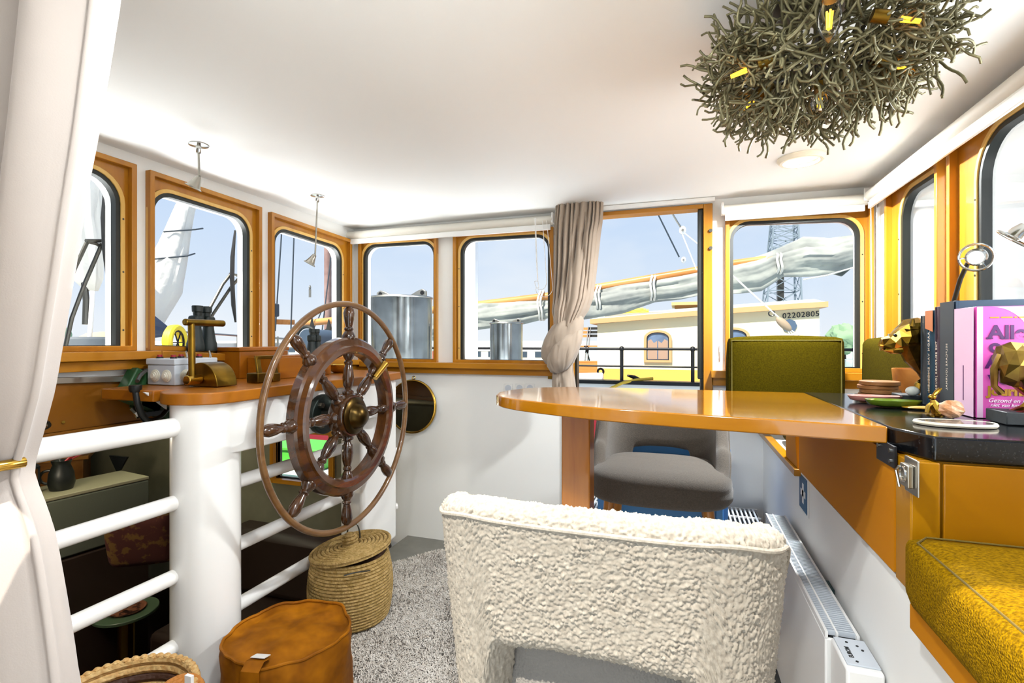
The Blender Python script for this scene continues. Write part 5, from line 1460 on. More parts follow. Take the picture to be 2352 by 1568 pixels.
ag = [o for o in col.objects if o.name == 'agate_slab'][0]
rm.build('rough_rim', mat('agate_rim', '#d9cdb6', 0.7, bump=(200, 0.4, 0.002)), ag)
p = onc(2190, 968)
m = MB(); m.sphere((0, 0, 0), 1, 14, 9)
m.v = [Vector((p.x, p.y + 0.012, CT0 + 0.0255)) + Vector((v.x * 0.026, v.y * 0.019, v.z * 0.0185)) * (1 + 0.20 * noise.noise(v * 1.7) + 0.10 * noise.noise(v * 4)) for v in m.v]
single('orange_rock', m, mat('orange_calcite', '#b57a4c', 0.35, var=(40, '#d8b294'), bump=(60, 0.5, 0.004)), 'rough orange crystal rock on the agate slice', 'rock', smooth=False)
p = onc(2118, 932)
m = MB(); m.sphere((p.x - 0.01, p.y + 0.03, CT0 + 0.036), (0.016, 0.013, 0.013), 18, 12)
single('grey_pebble', m, mat('pale_pebble', '#b9beb8', 0.4), 'pale grey egg-shaped pebble at the foot of the gold lion', 'pebble')

# ------------------------------------------------------------------ saloon below (seen through the railing)
p0, p1 = at(60, 1156, Z=0.35), at(296, 1104, Z=0.35)
GREEN_GREY = mat('grey_green_cloth', '#56594f', 0.9, bump=(200, 0.2, 0.002))
DARKBR = mat('dark_brown_leather', '#2a1a12', 0.5)
t = thing('saloon_bench', 'grey-green bench back in the saloon below the railing', 'bench', ((p0.x + p1.x) / 2, (p0.y + p1.y) / 2, -1.15))
d = (p1 - p0).normalized(); nrm = Vector((-d.y, d.x, 0))
if nrm.x > 0: nrm = -nrm
e1 = p1 + d * 0.12
def wallq(a, b, z0, z1, th):
    return MB().prism([Vector((a.x, a.y, z0)), Vector((b.x, b.y, z0)), Vector((b.x, b.y, z1)), Vector((a.x, a.y, z1))], nrm * th)
wallq(p0 - d * 0.6, e1, -0.02, 0.33, 0.10).build('backrest', GREEN_GREY, t, bevel=0.01)
wallq(p0 - d * 0.6, e1, 0.331, 0.352, 0.34).build('shelf', mat('saloon_shelf', '#8d8770', 0.5), t, bevel=0.004)
wallq(p0 - d * 0.6, e1, -1.14, -0.03, 0.30).build('darkness_block', DARKBR, t, bevel=0.01)  # dark block standing in for the darkness under the bench
def on_shelf(px, py): return at(px, py, Z=0.352)
# lantern, jug, sideboard on / behind the shelf
q = on_shelf(75, 1140) + nrm * 0.10
t = thing('black_lantern', 'black metal lantern on the saloon shelf beside the curtain', 'lantern', (q.x, q.y, 0.352))
MB().box(q.x - 0.05, q.y - 0.05, 0.353, q.x + 0.05, q.y + 0.05, 0.375).build('base', BLACKM, t)
for sx_ in (-1, 1):
    for sy_ in (-1, 1): MB().cyl((q.x + 0.045 * sx_, q.y + 0.045 * sy_, 0.375), (q.x + 0.045 * sx_, q.y + 0.045 * sy_, 0.50), 0.006, n=8).build('post', BLACKM, t)
MB().lathe([(0.07, 0), (0.07, 0.01), (0.02, 0.05), (0.001, 0.05)], (q.x, q.y, 0.50), (0, 0, 1), 8).build('roof', BLACKM, t)
MB().torus((q.x, q.y, 0.60), 0.055, 0.008, (0.5, 1, 0), 24, 8).build('handle', BLACKM, t)
q = on_shelf(160, 1128) + nrm * 0.10
t = thing('black_jug', 'black jug holding red leaves on the saloon shelf', 'jug', (q.x, q.y, 0.352))
MB().lathe([(0.001, 0), (0.055, 0), (0.066, 0.04), (0.060, 0.10), (0.042, 0.15), (0.05, 0.175), (0.044, 0.175), (0.001, 0.14)], (q.x, q.y, 0.353), (0, 0, 1), 20).build('body', BLACK, t)
MB().torus((q.x - 0.05, q.y - 0.04, 0.43), 0.04, 0.008, (1, -1, 0), 20, 8).build('handle', BLACK, t)
for k, (dx, dy, dz) in enumerate(((0.06, 0.10, 0.24), (0.02, 0.13, 0.20), (-0.05, -0.02, 0.26))):
    MB().tube([(q.x, q.y, 0.50), (q.x + dx * .5, q.y + dy * .5, 0.50 + (dz - 0.15) * .7), (q.x + dx, q.y + dy, 0.352 + dz)], [0.005, 0.008, 0.002], 6).build('leaf', REDP if k < 2 else BLACKM, t)
q = at(95, 1075, d=3.9)
CRW = mat('lit_saloon_panel', '#c9b88a', 0.7)  # yellow light in the far saloon, put into the panel colour
t = thing('saloon_sideboard', 'wooden sideboard with glassware at the far end of the saloon', 'sideboard', (q.x, q.y, -1.15))
r_ = Matrix.Rotation(math.radians(50), 3, 'Z')
MB().obox((q.x, q.y, -0.40), (0.55, 0.30, 1.46), r_).build('body', wood('sideboard_wood', '#7a4a20', '#9a6530', 0, 6), t, bevel=0.005)
MB().obox((q.x, q.y, 0.345), (0.62, 0.34, 0.03), r_).build('top', wood('sideboard_top', '#a56a2c', '#b77a38', 0, 6), t, bevel=0.004)
for k, (dx, dy) in enumerate(((-0.15, 0.05), (0.0, 0.0), (0.14, 0.06))):
    single('glass_jar', MB().lathe([(0.001, 0), (0.05, 0), (0.055, 0.10), (0.03, 0.14), (0.035, 0.16), (0.03, 0.16), (0.024, 0.14), (0.045, 0.09), (0.04, 0.01), (0.001, 0.01)], Vector((q.x, q.y, 0.362)) + r_ @ Vector((dx, dy, 0)), (0, 0, 1), 18), mat('amber_glass', '#a8843c', 0.1, spec=0.8), ['glass jar at the left on the saloon sideboard', 'middle glass jar on the saloon sideboard', 'glass jar at the right on the saloon sideboard'][k], 'jar', 'glass jars on the saloon sideboard')
m = MB(); a, b = at(134, 1075, d=5.2), at(250, 1075, d=5.2)
m.prism([Vector((a.x, a.y, -1.1)), Vector((b.x, b.y, -1.1)), Vector((b.x, b.y, 0.85)), Vector((a.x, a.y, 0.85))], (-0.05, 0.03, 0))
struct('wall_saloon_end', m, CRW, 'cream end panel of the saloon')
q = Vector((-3.0, 1.2, 0.86))  # lamp added out of view to brighten the dark saloon
t = thing('saloon_fill_lamp', 'small ceiling lamp of the saloon below', 'lamp', q.to_tuple())
MB().lathe([(0.001, 0.039), (0.06, 0.039), (0.06, 0.02), (0.045, 0.0), (0.001, -0.01)], q, (0, 0, 1), 24).build('shade', mat('opal_shade', '#f2e6c8', 0.5, emit=('#ffe2a8', 3.0)), t)
ld_ = bpy.data.lights.new('saloon_fill_bulb', 'POINT'); ld_.energy = 5; ld_.shadow_soft_size = 0.06; ld_.color = (1.0, 0.87, 0.66)
lo_ = bpy.data.objects.new('saloon_fill_bulb', ld_); col.objects.link(lo_); lo_.parent = t; lo_.location = (0, 0, -0.08)
# dark pennant hanging from the saloon ceiling
m = MB(); a, b, c_ = at(250, 1046, d=3.6), at(292, 1050, d=3.6), at(270, 1089, d=3.6); m.prism([a, b, c_], (-0.01, 0.02, 0))
single('dark_pennant', m, BLACKM, 'dark triangular pennant under the saloon ceiling', 'pennant')
# saloon table with shell plates
q = at(290, 1400, Z=-0.42)
t = thing('pedestal_table', 'round dark green table on a brass pedestal in the saloon', 'table', (q.x, q.y, -1.15))
MB().cyl((q.x, q.y, -0.44), (q.x, q.y, -0.42), 0.17, n=44).build('table_top', mat('dark_green_top', '#4d5f4a', 0.3), t, bevel=0.004)
MB().cyl((q.x, q.y, -1.12), (q.x, q.y, -0.44), 0.045, n=24).build('pedestal', BRASSP, t)
MB().cyl((q.x, q.y, -1.149), (q.x, q.y, -1.12), 0.14, n=32).build('foot', BRASSP, t)
single('copper_tray', MB().lathe([(0.001, 0), (0.09, 0), (0.10, 0.012), (0.095, 0.012), (0.085, 0.004), (0.001, 0.003)], (q.x + 0.01, q.y, -0.419), (0, 0, 1), 32), mat('spotted_copper', '#8a5640', 0.35, 0.2, var=(22, '#2c1b14', 0.48, 0.56)), 'spotted copper tray on the round saloon table', 'tray')
for k, (px, py) in enumerate(((258, 1366), (312, 1349))):
    s_ = at(px, py, Z=-0.60)
    single('shell_dish', MB().lathe([(0.001, 0), (0.03, 0.002), (0.055, 0.014), (0.053, 0.016), (0.001, 0.006)], (s_.x, s_.y, -0.60), (0, 0, 1), 24), mat('pale_shell', '#c8ccd0', 0.5), ['pale shell dish left of the railing bar above the saloon table', 'pale shell dish mostly hidden by the railing bar'][k], 'dish', 'pale shell dishes')
# sofas in the dark
q = at(260, 1365, Z=-0.62)
t = thing('saloon_sofa', 'dark sofa with embroidered cushion in the saloon', 'sofa', (q.x - 0.3, q.y + 0.5, -1.15))
MB().box(q.x - 0.55, q.y - 0.25, -1.14, q.x + 0.25, q.y + 0.28, -0.605).build('seat', DARKBR, t, bevel=0.03)
q = at(325, 1235, d=3.0)
m = cushion('x', (-0.17, -0.05, -0.17), (0.17, 0.05, 0.17), None, '', r=0.045)
rr = Matrix.Rotation(math.radians(35), 3, 'Z') @ Matrix.Rotation(math.radians(15), 3, 'X')
m.v = [q + rr @ v for v in m.v]
tt = single('embroidered_cushion', m, mat('dark_red_velvet', '#4a1f1a', 0.9, var=(16, '#6b4a1e', 0.52, 0.6)), 'dark red cushion with gold embroidery in the saloon', 'cushion')
q = at(660, 1290, Z=-0.25)
t = thing('brown_sofa', 'brown leather sofa under the small saloon window', 'sofa', (-2.6, 2.5, -1.15))
MB().box(-2.95, 2.1, -1.14, -1.75, 2.84, -0.45).build('seat', DARKBR, t, bevel=0.04)
MB().box(-2.95, 2.62, -0.45, -1.75, 2.84, -0.02).build('backrest', DARKBR, t, bevel=0.05)
m = cushion('x', (-1.98, 2.35, -0.42), (-1.85, 2.6, -0.12), None, '', r=0.04); single('brown_cushion', m, mat('rust_cloth', '#4a2c16', 0.9), 'rust brown cushion on the leather sofa below the console', 'cushion')

# ------------------------------------------------------------------ outside: water, own decks
WATER = mat('harbour_water', '#a9b8bf', 0.12, bump=(1.2, 0.25, 0.2))
struct('water', MB().box(-220, -220, -1.3, 220, 220, -1.25), WATER, 'harbour water around the boats', 'water')
DECK = mat('deck_paint', '#cfd2cf', 0.6)
struct('deck_fore', MB().box(-9.0, -1.4, 0.965, XL - 0.065, 3.2, 1.03), DECK, 'pale foredeck below the forward windows', 'deck')
struct('deck_side', MB().box(-2.0, -1.6, -0.12, 2.5, 0.05, -0.02), DECK, 'pale side deck behind the viewer', 'deck')  # unseen deck put in to bounce light through the door
struct('deck_starboard', MB().box(-2.0, 2.92, -0.12, 2.5, 3.9, -0.02), DECK, 'pale side deck beyond the door', 'deck')

# wipers on the forward windows
def wiper(label, blade, arms, pivot=None):
    t = thing('window_wiper', label, 'wiper', (XL - 0.12, at(blade[0][0], blade[0][1], X=XL - 0.12).y, 1.22), 'black wipers on the forward windows')
    b = [at(x, y, X=XL - 0.11) for x, y in blade]
    MB().tube(b, [0.005] + [0.011] * (len(b) - 2) + [0.005], 6).build('blade', BLACKM, t)
    for a in arms: MB().tube([at(x, y, X=XL - 0.13) for x, y in a], 0.0075, 8).build('arm', STEELD, t)
    return t
wiper('black wiper on the window nearest the cream curtain', [(241, 422), (238, 500), (241, 570), (250, 640), (255, 692)], [[(234, 560), (195, 650), (165, 730), (150, 798)], [(199, 558), (170, 620), (140, 700), (112, 780)], [(197, 553), (236, 553)], [(199, 556), (232, 564)]])
wiper('black wiper on the window behind the large binoculars', [(540, 529), (534, 590), (533, 640), (536, 700), (541, 740)], [[(530, 630), (512, 652), (487, 698), (470, 730)], [(552, 635), (530, 660), (490, 720), (450, 790)], [(528, 629), (554, 634)]])

SAIL = mat('white_sailcloth', '#d7d4cd', 0.8, bump=(6, 0.5, 0.05))
SAILG = mat('grey_sailcloth', '#7f8380', 0.85, var=(1.6, '#aaaea5'), bump=(5, 0.6, 0.05))
PINE = wood('varnished_spar', '#b06b2e', '#d79a5c', 0, 6, 0.4, 0.3)
def bundle(pts, rad, seed, n=40, seglen=0.06, amp=0.25, tiltr=0.0, flat=1.0, crease=0.0):
    """crumpled tube through points"""
    P = [Vector(p) for p in pts]
    L = []
    for i in range(len(P) - 1):
        k = max(2, int((P[i + 1] - P[i]).length / seglen))
        for j in range(k): L.append((P[i].lerp(P[i + 1], j / k), rad[i] + (rad[i + 1] - rad[i]) * j / k))
    L.append((P[-1], rad[-1]))
    tdir = (P[-1] - P[0]).normalized(); a, b = frame_of(tdir)
    rings = []
    s = 0
    for i, (p, r) in enumerate(L):
        s += seglen
        rg = []
        for k in range(n):
            an = 2 * math.pi * k / n
            q = Vector((math.cos(an) * 1.3 + seed, math.sin(an) * 1.3, s * 0.7))
            f = 1 + amp * noise.noise(q) + amp * 0.6 * noise.noise(Vector((math.cos(an) * 4 + seed, math.sin(an) * 4, s * 1.1 + an * 0.3)))
            f += crease * (abs(math.sin(2.5 * an + s * 0.9 + 1.3 * math.sin(s * 1.7))) ** 0.5 - 0.6)
            rg.append(p + a * (r * f * math.cos(an) * flat) + b * (r * f * math.sin(an)))
        rings.append(rg)
    return MB().loft(rings)
def rope(pts, r, label, material=None, name='rope', cat='rope', grp=None):
    return single(name, MB().tube(pts, r, 6), material or ROPEW, label, cat, grp)
ROPEW = mat('pale_rope', '#d9d6cc', 0.8); ROPEB = mat('dark_rigging', '#27343f', 0.6)
# forward view: furled jib in the second window
XF = -7.0
single('furled_jib', bundle([at(446, 430, X=XF), at(425, 480, X=XF), at(400, 570, X=XF), at(370, 660, X=XF), at(330, 730, X=XF)], [0.09, 0.12, 0.18, 0.25, 0.23], 3, amp=0.16, seglen=0.12, crease=0.14), SAIL, 'furled white jib rising through the view of the second window', 'sail')
for i, (px, py) in enumerate(((415, 530), (395, 590))):
    q = at(px, py, X=XF); rope([q + Vector((0.05, -0.30, -0.08)), q + Vector((0.30, 0, 0.0)), q + Vector((0.05, 0.32, 0.10))], 0.012, ['upper tie around the furled white jib', 'lower tie around the furled white jib'][i], ROPEB, 'sail_tie', 'rope', 'ties on the furled jib')
# mast with gathered white sail in the first window
XM = -6.0
single('gathered_sail', bundle([at(190, 372, X=XM), at(180, 430, X=XM), at(184, 500, X=XM), at(196, 570, X=XM), at(205, 640, X=XM), at(212, 668, X=XM)], [0.13, 0.19, 0.17, 0.16, 0.12, 0.05], 8, amp=0.45, seglen=0.08, crease=0.35), SAIL, 'gathered white sail hanging beyond the window by the cream curtain', 'sail')
single('bowsprit', MB().cyl(at(196, 470, X=-7), at(240, 565, X=-7), 0.075, n=14), PINE, 'varnished wooden spar behind the gathered white sail', 'spar')
single('anchor_chain', MB().tube([at(192, 640, X=XM), at(198, 690, X=XM), at(196, 745, X=XM)], 0.03, 8), STEELD, 'dark chain hanging below the gathered white sail', 'chain')
q = at(186, 790, X=-5.0)
single('winch_drum', MB().lathe([(0.001, 0), (0.22, 0), (0.22, 0.24), (0.20, 0.26), (0.001, 0.26)], (q.x, q.y, 1.03), (0, 0, 1), 32), mat('grey_drum', '#5c6266', 0.6), 'grey winch drum on the foredeck beyond the first window', 'winch')
m = MB()
q = at(250, 795, X=-5.4)
for k in range(6): m.torus((q.x, q.y, 1.04 + 0.03 * k), 0.18 - 0.012 * k, 0.022, (0.1 * math.sin(k), 0.1, 1), 28, 6)
single('rope_coil', m, mat('yellow_rope', '#dcb94a', 0.8), 'coil of yellow rope on the foredeck right of the winch drum', 'rope')
q = at(235, 770, X=-6.6); single('hatch_dome', MB().lathe([(0.001, 0.34), (0.15, 0.32), (0.30, 0.22), (0.38, 0.0)], (q.x, q.y, 1.03), (0, 0, 1), 28), mat('beige_cover', '#b5a888', 0.8), 'beige domed hatch cover behind the rope coil', 'hatch')
single('mast_stay', MB().cyl(at(213, 668, X=-5.5), at(205, 790, X=-5.5), 0.02, n=10), WPLAST, 'thin white pole beside the winch drum', 'pole')
# second window deck clutter
q = at(363, 760, X=-6.0); single('boat_cover', bundle([q + Vector((0, -0.5, 0.05)), q + Vector((0, -0.1, 0.05)), q + Vector((0, 0.10, 0.0))], [0.12, 0.14, 0.06], 4, amp=0.3), mat('navy_canvas', '#3b4a66', 0.7), 'navy blue canvas cover at the left of the second window', 'cover')
q = at(398, 765, X=-5.5)
t = thing('hose_reel', 'bright yellow hose reel on the foredeck', 'hose reel', (q.x, q.y, 1.03))
for k in range(3): MB().torus((q.x + 0.03 * k, q.y, 1.24), 0.17, 0.035, (1, 0.5, 0), 32, 8).build('hose', mat('yellow_hose', '#e3c92e', 0.5), t)
m = MB(); m.torus((q.x + 0.07, q.y, 1.24), 0.13, 0.012, (1, 0.5, 0), 24, 6)
for k in range(3):
    a = k * math.pi / 3; w = Vector((-0.45 * math.cos(a), 0.9 * math.cos(a), math.sin(a))) * 0.13; m.cyl(Vector((q.x + 0.07, q.y, 1.24)) - w, Vector((q.x + 0.07, q.y, 1.24)) + w, 0.008, n=6)
m.build('spokes', BLACKM, t); MB().box(q.x - 0.05, q.y - 0.05, 1.03, q.x + 0.1, q.y + 0.05, 1.10).build('foot', BLACKM, t)
t = thing('cabin_roof', 'white cabin of a small motorboat seen low in the second window', 'boat', at(440, 800, X=-9).to_tuple())
o3_ = ORG[t]
MB().loft([[Vector((o3_.x + dx, o3_.y + sy_ * w, o3_.z + h)) for sy_, h in ((-1, -0.8), (-1, -0.1), (-0.85, 0.14), (0.85, 0.14), (1, -0.1), (1, -0.8))] for dx, w in ((-1.0, 1.4), (1.0, 1.5))]).build('cabin', mat('boat_white', '#eceae2', 0.4), t, bevel=0.04)
MB().tube([Vector((o3_.x + 1.05, o3_.y - 1.6, o3_.z + 0.32)), Vector((o3_.x + 1.05, o3_.y + 1.6, o3_.z + 0.18))], 0.02, 8).build('grab_rail', STEEL, t)
for k in (-0.9, 0.1, 1.1): MB().cyl(Vector((o3_.x + 1.05, o3_.y + k, o3_.z - 0.3)), Vector((o3_.x + 1.05, o3_.y + k, o3_.z + 0.24)), 0.02, n=8).build('rail_post', STEEL, t)
# third window: mast, stays, lantern bracket
XS = -8.0
t = thing('brown_mast', 'brown and grey mast beyond the corner window', 'mast', (at(762, 790, X=XS).x, at(762, 790, X=XS).y, 0.4))
a, b = at(753, 530, X=XS), at(753, 860, X=XS); MB().cyl(Vector((a.x, a.y, 0.4)), Vector((a.x, a.y, 4.6)), 0.085, n=18).build('pole', mat('mast_brown', '#7d5f58', 0.6, var=(3, '#9a8079')), t)
a = at(768, 600, X=XS); MB().cyl(Vector((a.x, a.y, 0.4)), Vector((a.x + 0.1, a.y + 0.1, 3.7)), 0.05, n=14).build('grey_tube', mat('mast_grey', '#55657a', 0.5), t)
for k, (x0_, y0_, x1_, y1_) in enumerate(((648, 515, 632, 760), (676, 515, 668, 765), (760, 590, 735, 800), (745, 700, 700, 800))):
    rope([at(x0_, y0_, X=-6.5), at(x1_, y1_, X=-6.5)], 0.012, ['left dark stay crossing the corner window', 'right dark stay crossing the corner window', 'stay beside the brown mast', 'slanting stay low beside the brown mast'][k], ROPEB, 'rigging_stay', 'stay', 'rigging stays beyond the corner window')
q = at(632, 712, X=-6.4); single('deadeye_block', MB().box(q.x - 0.04, q.y - 0.08, q.z - 0.11, q.x + 0.04, q.y + 0.06, q.z + 0.11), mat('slate_block', '#3c4650', 0.6), 'dark rigging block at the left edge of the corner window', 'block', bevel=0.02)
single('wooden_crossbeam', MB().bar(at(600, 738, X=-6.8), at(672, 740, X=-6.8), 0.10, 0.09), PINE, 'orange wooden crossbeam low in the corner window', 'beam')
q = at(712, 660, X=-6.4); single('snap_hook', MB().torus(q, 0.035, 0.010, (1, 0.4, 0), 20, 6).cyl(q + Vector((0, 0, -0.18)), q + Vector((0, 0, -0.03)), 0.022, n=8), STEEL, 'steel snap hook hanging in the corner window', 'hook')
q = at(735, 770, X=-5.5)
t = thing('anchor_windlass', 'dark anchor windlass behind the smaller binoculars', 'windlass', (q.x, q.y, 1.03))
MB().cyl((q.x, q.y - 0.30, 1.28), (q.x, q.y + 0.30, 1.28), 0.16, n=24).build('drum', mat('windlass_blue', '#3d4d5e', 0.5), t)
for s_ in (-0.3, 0.3): MB().torus((q.x, q.y + s_, 1.28), 0.20, 0.025, (0, 1, 0), 28, 8).build('gear_wheel', STEELD, t); 
for s_ in (-0.2, 0.2): MB().prism([(q.x - 0.15, q.y + s_, 1.03), (q.x + 0.15, q.y + s_, 1.03), (q.x, q.y + s_, 1.62)], (0, 0.03, 0)).build('cheek', STEELD, t)

# funnels beyond the back wall
CHRF = mat('polished_funnel', '#8e9496', 0.18, 0.95, var=(3, '#5a5f60'))
def funnel(px0, px1, ytop, Yp, z0, label):
    a, b = at(px0, ytop, Y=Yp), at(px1, ytop, Y=Yp)
    c = (a + b) / 2; r = (b.x - a.x) / 2
    t = thing('steel_funnel', label, 'funnel', (c.x, Yp, z0), 'polished steel funnels outside')
    MB().cyl((c.x, Yp, z0), (c.x, Yp, c.z), r, n=48).build('tube', CHRF, t, bevel=0.006)
    MB().torus((c.x, Yp, c.z - 0.005), r, 0.008, (0, 0, 1), 48, 6).build('rim', STEEL, t)
    for s_ in (-1, 1):
        ex = c.x + s_ * r * 0.72
        m = MB(); pl = [(ex + s_ * r * 0.2, Yp - 0.01, c.z), (ex + s_ * r * 0.2, Yp - 0.01, c.z + r * 0.18), (ex + s_ * r * 0.06, Yp - 0.01, c.z + r * 0.26), (ex - s_ * r * 0.12, Yp - 0.01, c.z + r * 0.20), (ex - s_ * r * 0.5, Yp - 0.01, c.z + 0.001)]
        m.prism(pl, (0, 0.02, 0)); e_ = m.build('lifting_eye', STEEL, t, bevel=0.003)
        MB().cyl((ex + s_ * r * 0.06, Yp - 0.013, c.z + r * 0.13), (ex + s_ * r * 0.06, Yp + 0.013, c.z + r * 0.13), r * 0.07, n=16).build('eye_hole', BLACKM, e_)
    return t
funnel(862, 985, 683, 3.7, -0.02, 'large polished steel funnel close outside the window left of centre')
funnel(1128, 1199, 741, 4.6, -1.2, 'smaller polished steel funnel outside the window beside the curtain')
single('door_post', MB().box(at(1064, 700, Y=3.35).x - 0.05, 3.33, -0.02, at(1094, 700, Y=3.35).x, 3.38, 2.1), GPLAST, 'pale grey post outside the window beside the curtain', 'post')

# the boat alongside
CREAM = mat('cream_deckhouse', '#fbeec6', 0.5); OCHRE = mat('ochre_band', '#e8b458', 0.5); REDH = mat('red_hull', '#7c1722', 0.4); TRIMP = mat('tan_roof_edge', '#c79e6e', 0.6); MINT = mat('mint_roof', '#b9d2c6', 0.6)
YD = 9.5
a, b, c_ = at(1372, 744, Y=YD), at(1620, 722, Y=YD), at(1882, 708, Y=YD)
dz0 = at(1500, 900, Y=YD).z
t = thing('deckhouse', 'cream deckhouse of the boat alongside, numbered 02202805', 'deckhouse', (b.x, YD + 1, dz0))
roof = []
for k in range(13):
    px = 1372 + (1882 - 1372) * k / 12
    py = 744 - 38 * (k / 12) ** 0.9 
    roof.append(at(px, py, Y=YD))
m = MB(); m.prism([Vector((a.x, YD, at(1500, 848, Y=YD).z))] + roof + [Vector((c_.x, YD, at(1500, 848, Y=YD).z))], (0, 2.4, 0)); m.build('wall', CREAM, t)
m = MB(); m.box(a.x, YD + 0.001, at(1450, 877, Y=8.6).z - 0.149, c_.x, YD + 2.4, at(1500, 848, Y=YD).z - 0.001); m.build('lower_band', OCHRE, t)
m = MB()
pl = [p + Vector((-0.12 if i == 0 else (0.10 if i == 12 else 0), -0.12, 0.0)) for i, p in enumerate(roof)]
m.loft([[p + Vector((0, o, h)) for o, h in ((0, 0), (0, 0.09), (2.7, 0.09), (2.7, 0))] for p in pl]); m.build('roof_edge', TRIMP, t)
m = MB(); m.loft([[p + Vector((0, o, h)) for o, h in ((0.1, 0.091), (0.9, 0.20), (1.6, 0.20), (2.4, 0.091))] for p in pl]); m.build('roof', MINT, t)
text('registration_number', '02202805', 0.125, BLACK, t, at(1797, 731, Y=YD - 0.02), (1, 0, 0.06), (0, 0, 1), 0.003, 0.001, space=1.12)
def arch_window(px0, px1, ytop, ybot, nm):
    p0_, p1_ = at(px0, ytop, Y=YD), at(px1, ybot, Y=YD)
    w = p1_.x - p0_.x; cx = (p0_.x + p1_.x) / 2
    def outl(k, y):
        pts = [Vector((cx - w / 2 * k, y, p1_.z + (1 - k) * 0.2)), Vector((cx + w / 2 * k, y, p1_.z + (1 - k) * 0.2))]
        hz_ = p0_.z - w * 0.30
        for j in range(11):
            an = math.pi * j / 10
            pts.append(Vector((cx + w / 2 * k * math.cos(an), y, hz_ + (w * 0.30 - (1 - k) * 0.2) * math.sin(an))))
        return pts
    f = MB().ring(outl(1.0, YD - 0.04), outl(0.80, YD - 0.04), (0, 0.05, 0)).build('window_frame', TRIMP, t)
    MB().ring(outl(0.80, YD - 0.035), outl(0.75, YD - 0.035), (0, 0.03, 0)).build('window_bead', BLACKM, f)
    MB().prism(outl(0.79, YD - 0.012), (0, 0.006, 0)).build('window_pane', mat('dim_blue_pane', '#6e86a6', 0.1, var=(2, '#4d5d74'), coat=0.5), f)
    hz_ = p0_.z - w * 0.30
    m = MB(); nn = 20
    for half in (-1, 1):
        pts = [Vector((cx + half * w * 0.02, YD - 0.016, p1_.z + w * 0.12)), Vector((cx + half * w * 0.36, YD - 0.016, p1_.z + w * 0.12)), Vector((cx + half * w * 0.36, YD - 0.016, hz_ - 0.05)), Vector((cx + half * w * 0.24, YD - 0.016, hz_ - 0.02)), Vector((cx + half * w * 0.14, YD - 0.016, hz_ - 0.09)), Vector((cx + half * w * 0.02, YD - 0.016, hz_ - 0.05))]
        m.prism(pts, (0, 0.003, 0))
    m.build('net_curtain', mat('tan_net', '#a98d79', 0.9), f)
arch_window(1479, 1543, 758, 832, 1)
arch_window(1650, 1722, 752, 832, 2)
q = at(1813, 748, Y=YD); m = MB(); m.cyl((q.x, YD - 0.02, q.z), (q.x, YD + 0.01, q.z), 0.115, n=8); m.build('porthole', mat('porthole_glass', '#4d6178', 0.2), t)
# roof clutter on the deckhouse
q0, q1 = at(1392, 727, Y=9.9), at(1612, 717, Y=9.9)
single('gangway', MB().bar(q0, q1, 0.35, 0.07), mat('weathered_wood', '#9b9488', 0.8), 'weathered wooden gangway lying on the deckhouse roof', 'gangway')
m = MB()
for k in range(3): m.tube([at(1410 + 8 * k, 722 - 2 * k, Y=10.0), at(1450, 720 - 3 * k, Y=10.0), at(1490 - 6 * k, 714 - 2 * k, Y=10.0)], 0.035, 8)
single('yellow_hose', m, mat('roof_hose', '#d9c53a', 0.6), 'yellow hose lying on the deckhouse roof', 'hose')
t = thing('skylight', 'small tan skylight on the deckhouse roof', 'skylight', at(1590, 716, Y=10.4).to_tuple())
q0, q1 = at(1550, 716, Y=10.4), at(1640, 700, Y=10.4); MB().box(q0.x, 10.3, q0.z - 0.1, q1.x, 11.2, q1.z).build('body', wood('skylight_wood', '#8a5526', '#a8733c', 0, 5), t); MB().box(q0.x - 0.06, 10.24, q1.z, q1.x + 0.06, 11.25, q1.z + 0.06).build('lid', TRIMP, t)
# bulwark, hull, deck
gz = at(1450, 877, Y=8.6).z
t = thing('ship_hull', 'red hull with black and white gunwale of the boat alongside', 'hull', (0, 8.6, -1.25))
MB().box(-9, 8.6, -1.25, 9, 8.75, gz - 0.13).build('planking', REDH, t)
MB().box(-9, 8.58, gz - 0.13, 9, 8.75, gz - 0.04).build('white_strake', WPLAST, t)
MB().box(-9, 8.54, gz - 0.04, 9, 8.80, gz + 0.02).build('rubbing_strake', BLACKM, t)
MB().box(-9, 8.75, gz - 0.25, 9, 12.5, gz - 0.15).build('deck', mat('grey_deck', '#8b8c8a', 0.7), t)
t = thing('deck_railing', 'black iron railing along the boat alongside', 'railing', (0, 8.68, gz + 0.02))
zt, zm = at(1450, 801, Y=8.68).z, at(1450, 841, Y=8.68).z
MB().cyl((-7, 8.68, zt), (7, 8.68, zt), 0.024, n=10).build('rail', BLACKM, t)
MB().cyl((-7, 8.68, zm), (7, 8.68, zm), 0.016, n=10).build('rail', BLACKM, t)
x0_ = at(1428, 800, Y=8.68).x; dx_ = at(1591, 800, Y=8.68).x - x0_
for k in range(-4, 4):
    MB().cyl((x0_ + dx_ * k, 8.68, gz + 0.02), (x0_ + dx_ * k, 8.68, zt), 0.03, n=10).sphere((x0_ + dx_ * k, 8.68, zt), 0.045, 12, 8).build('stanchion', BLACKM, t)
q0, q1 = at(1300, 868, Y=8.95), at(1386, 866, Y=8.95)
t = thing('white_fender', 'white cylindrical fender lying on the deck alongside', 'fender', (q0.x, 8.95, q0.z - 0.1)); MB().cyl(q0, q1, 0.085, n=20).build('body', WPLAST, t, bevel=0.02); MB().torus(q1 + Vector((-0.05, 0, 0.1)), 0.05, 0.02, (0, 1, 0), 16, 8).build('eye', BLACKM, t)
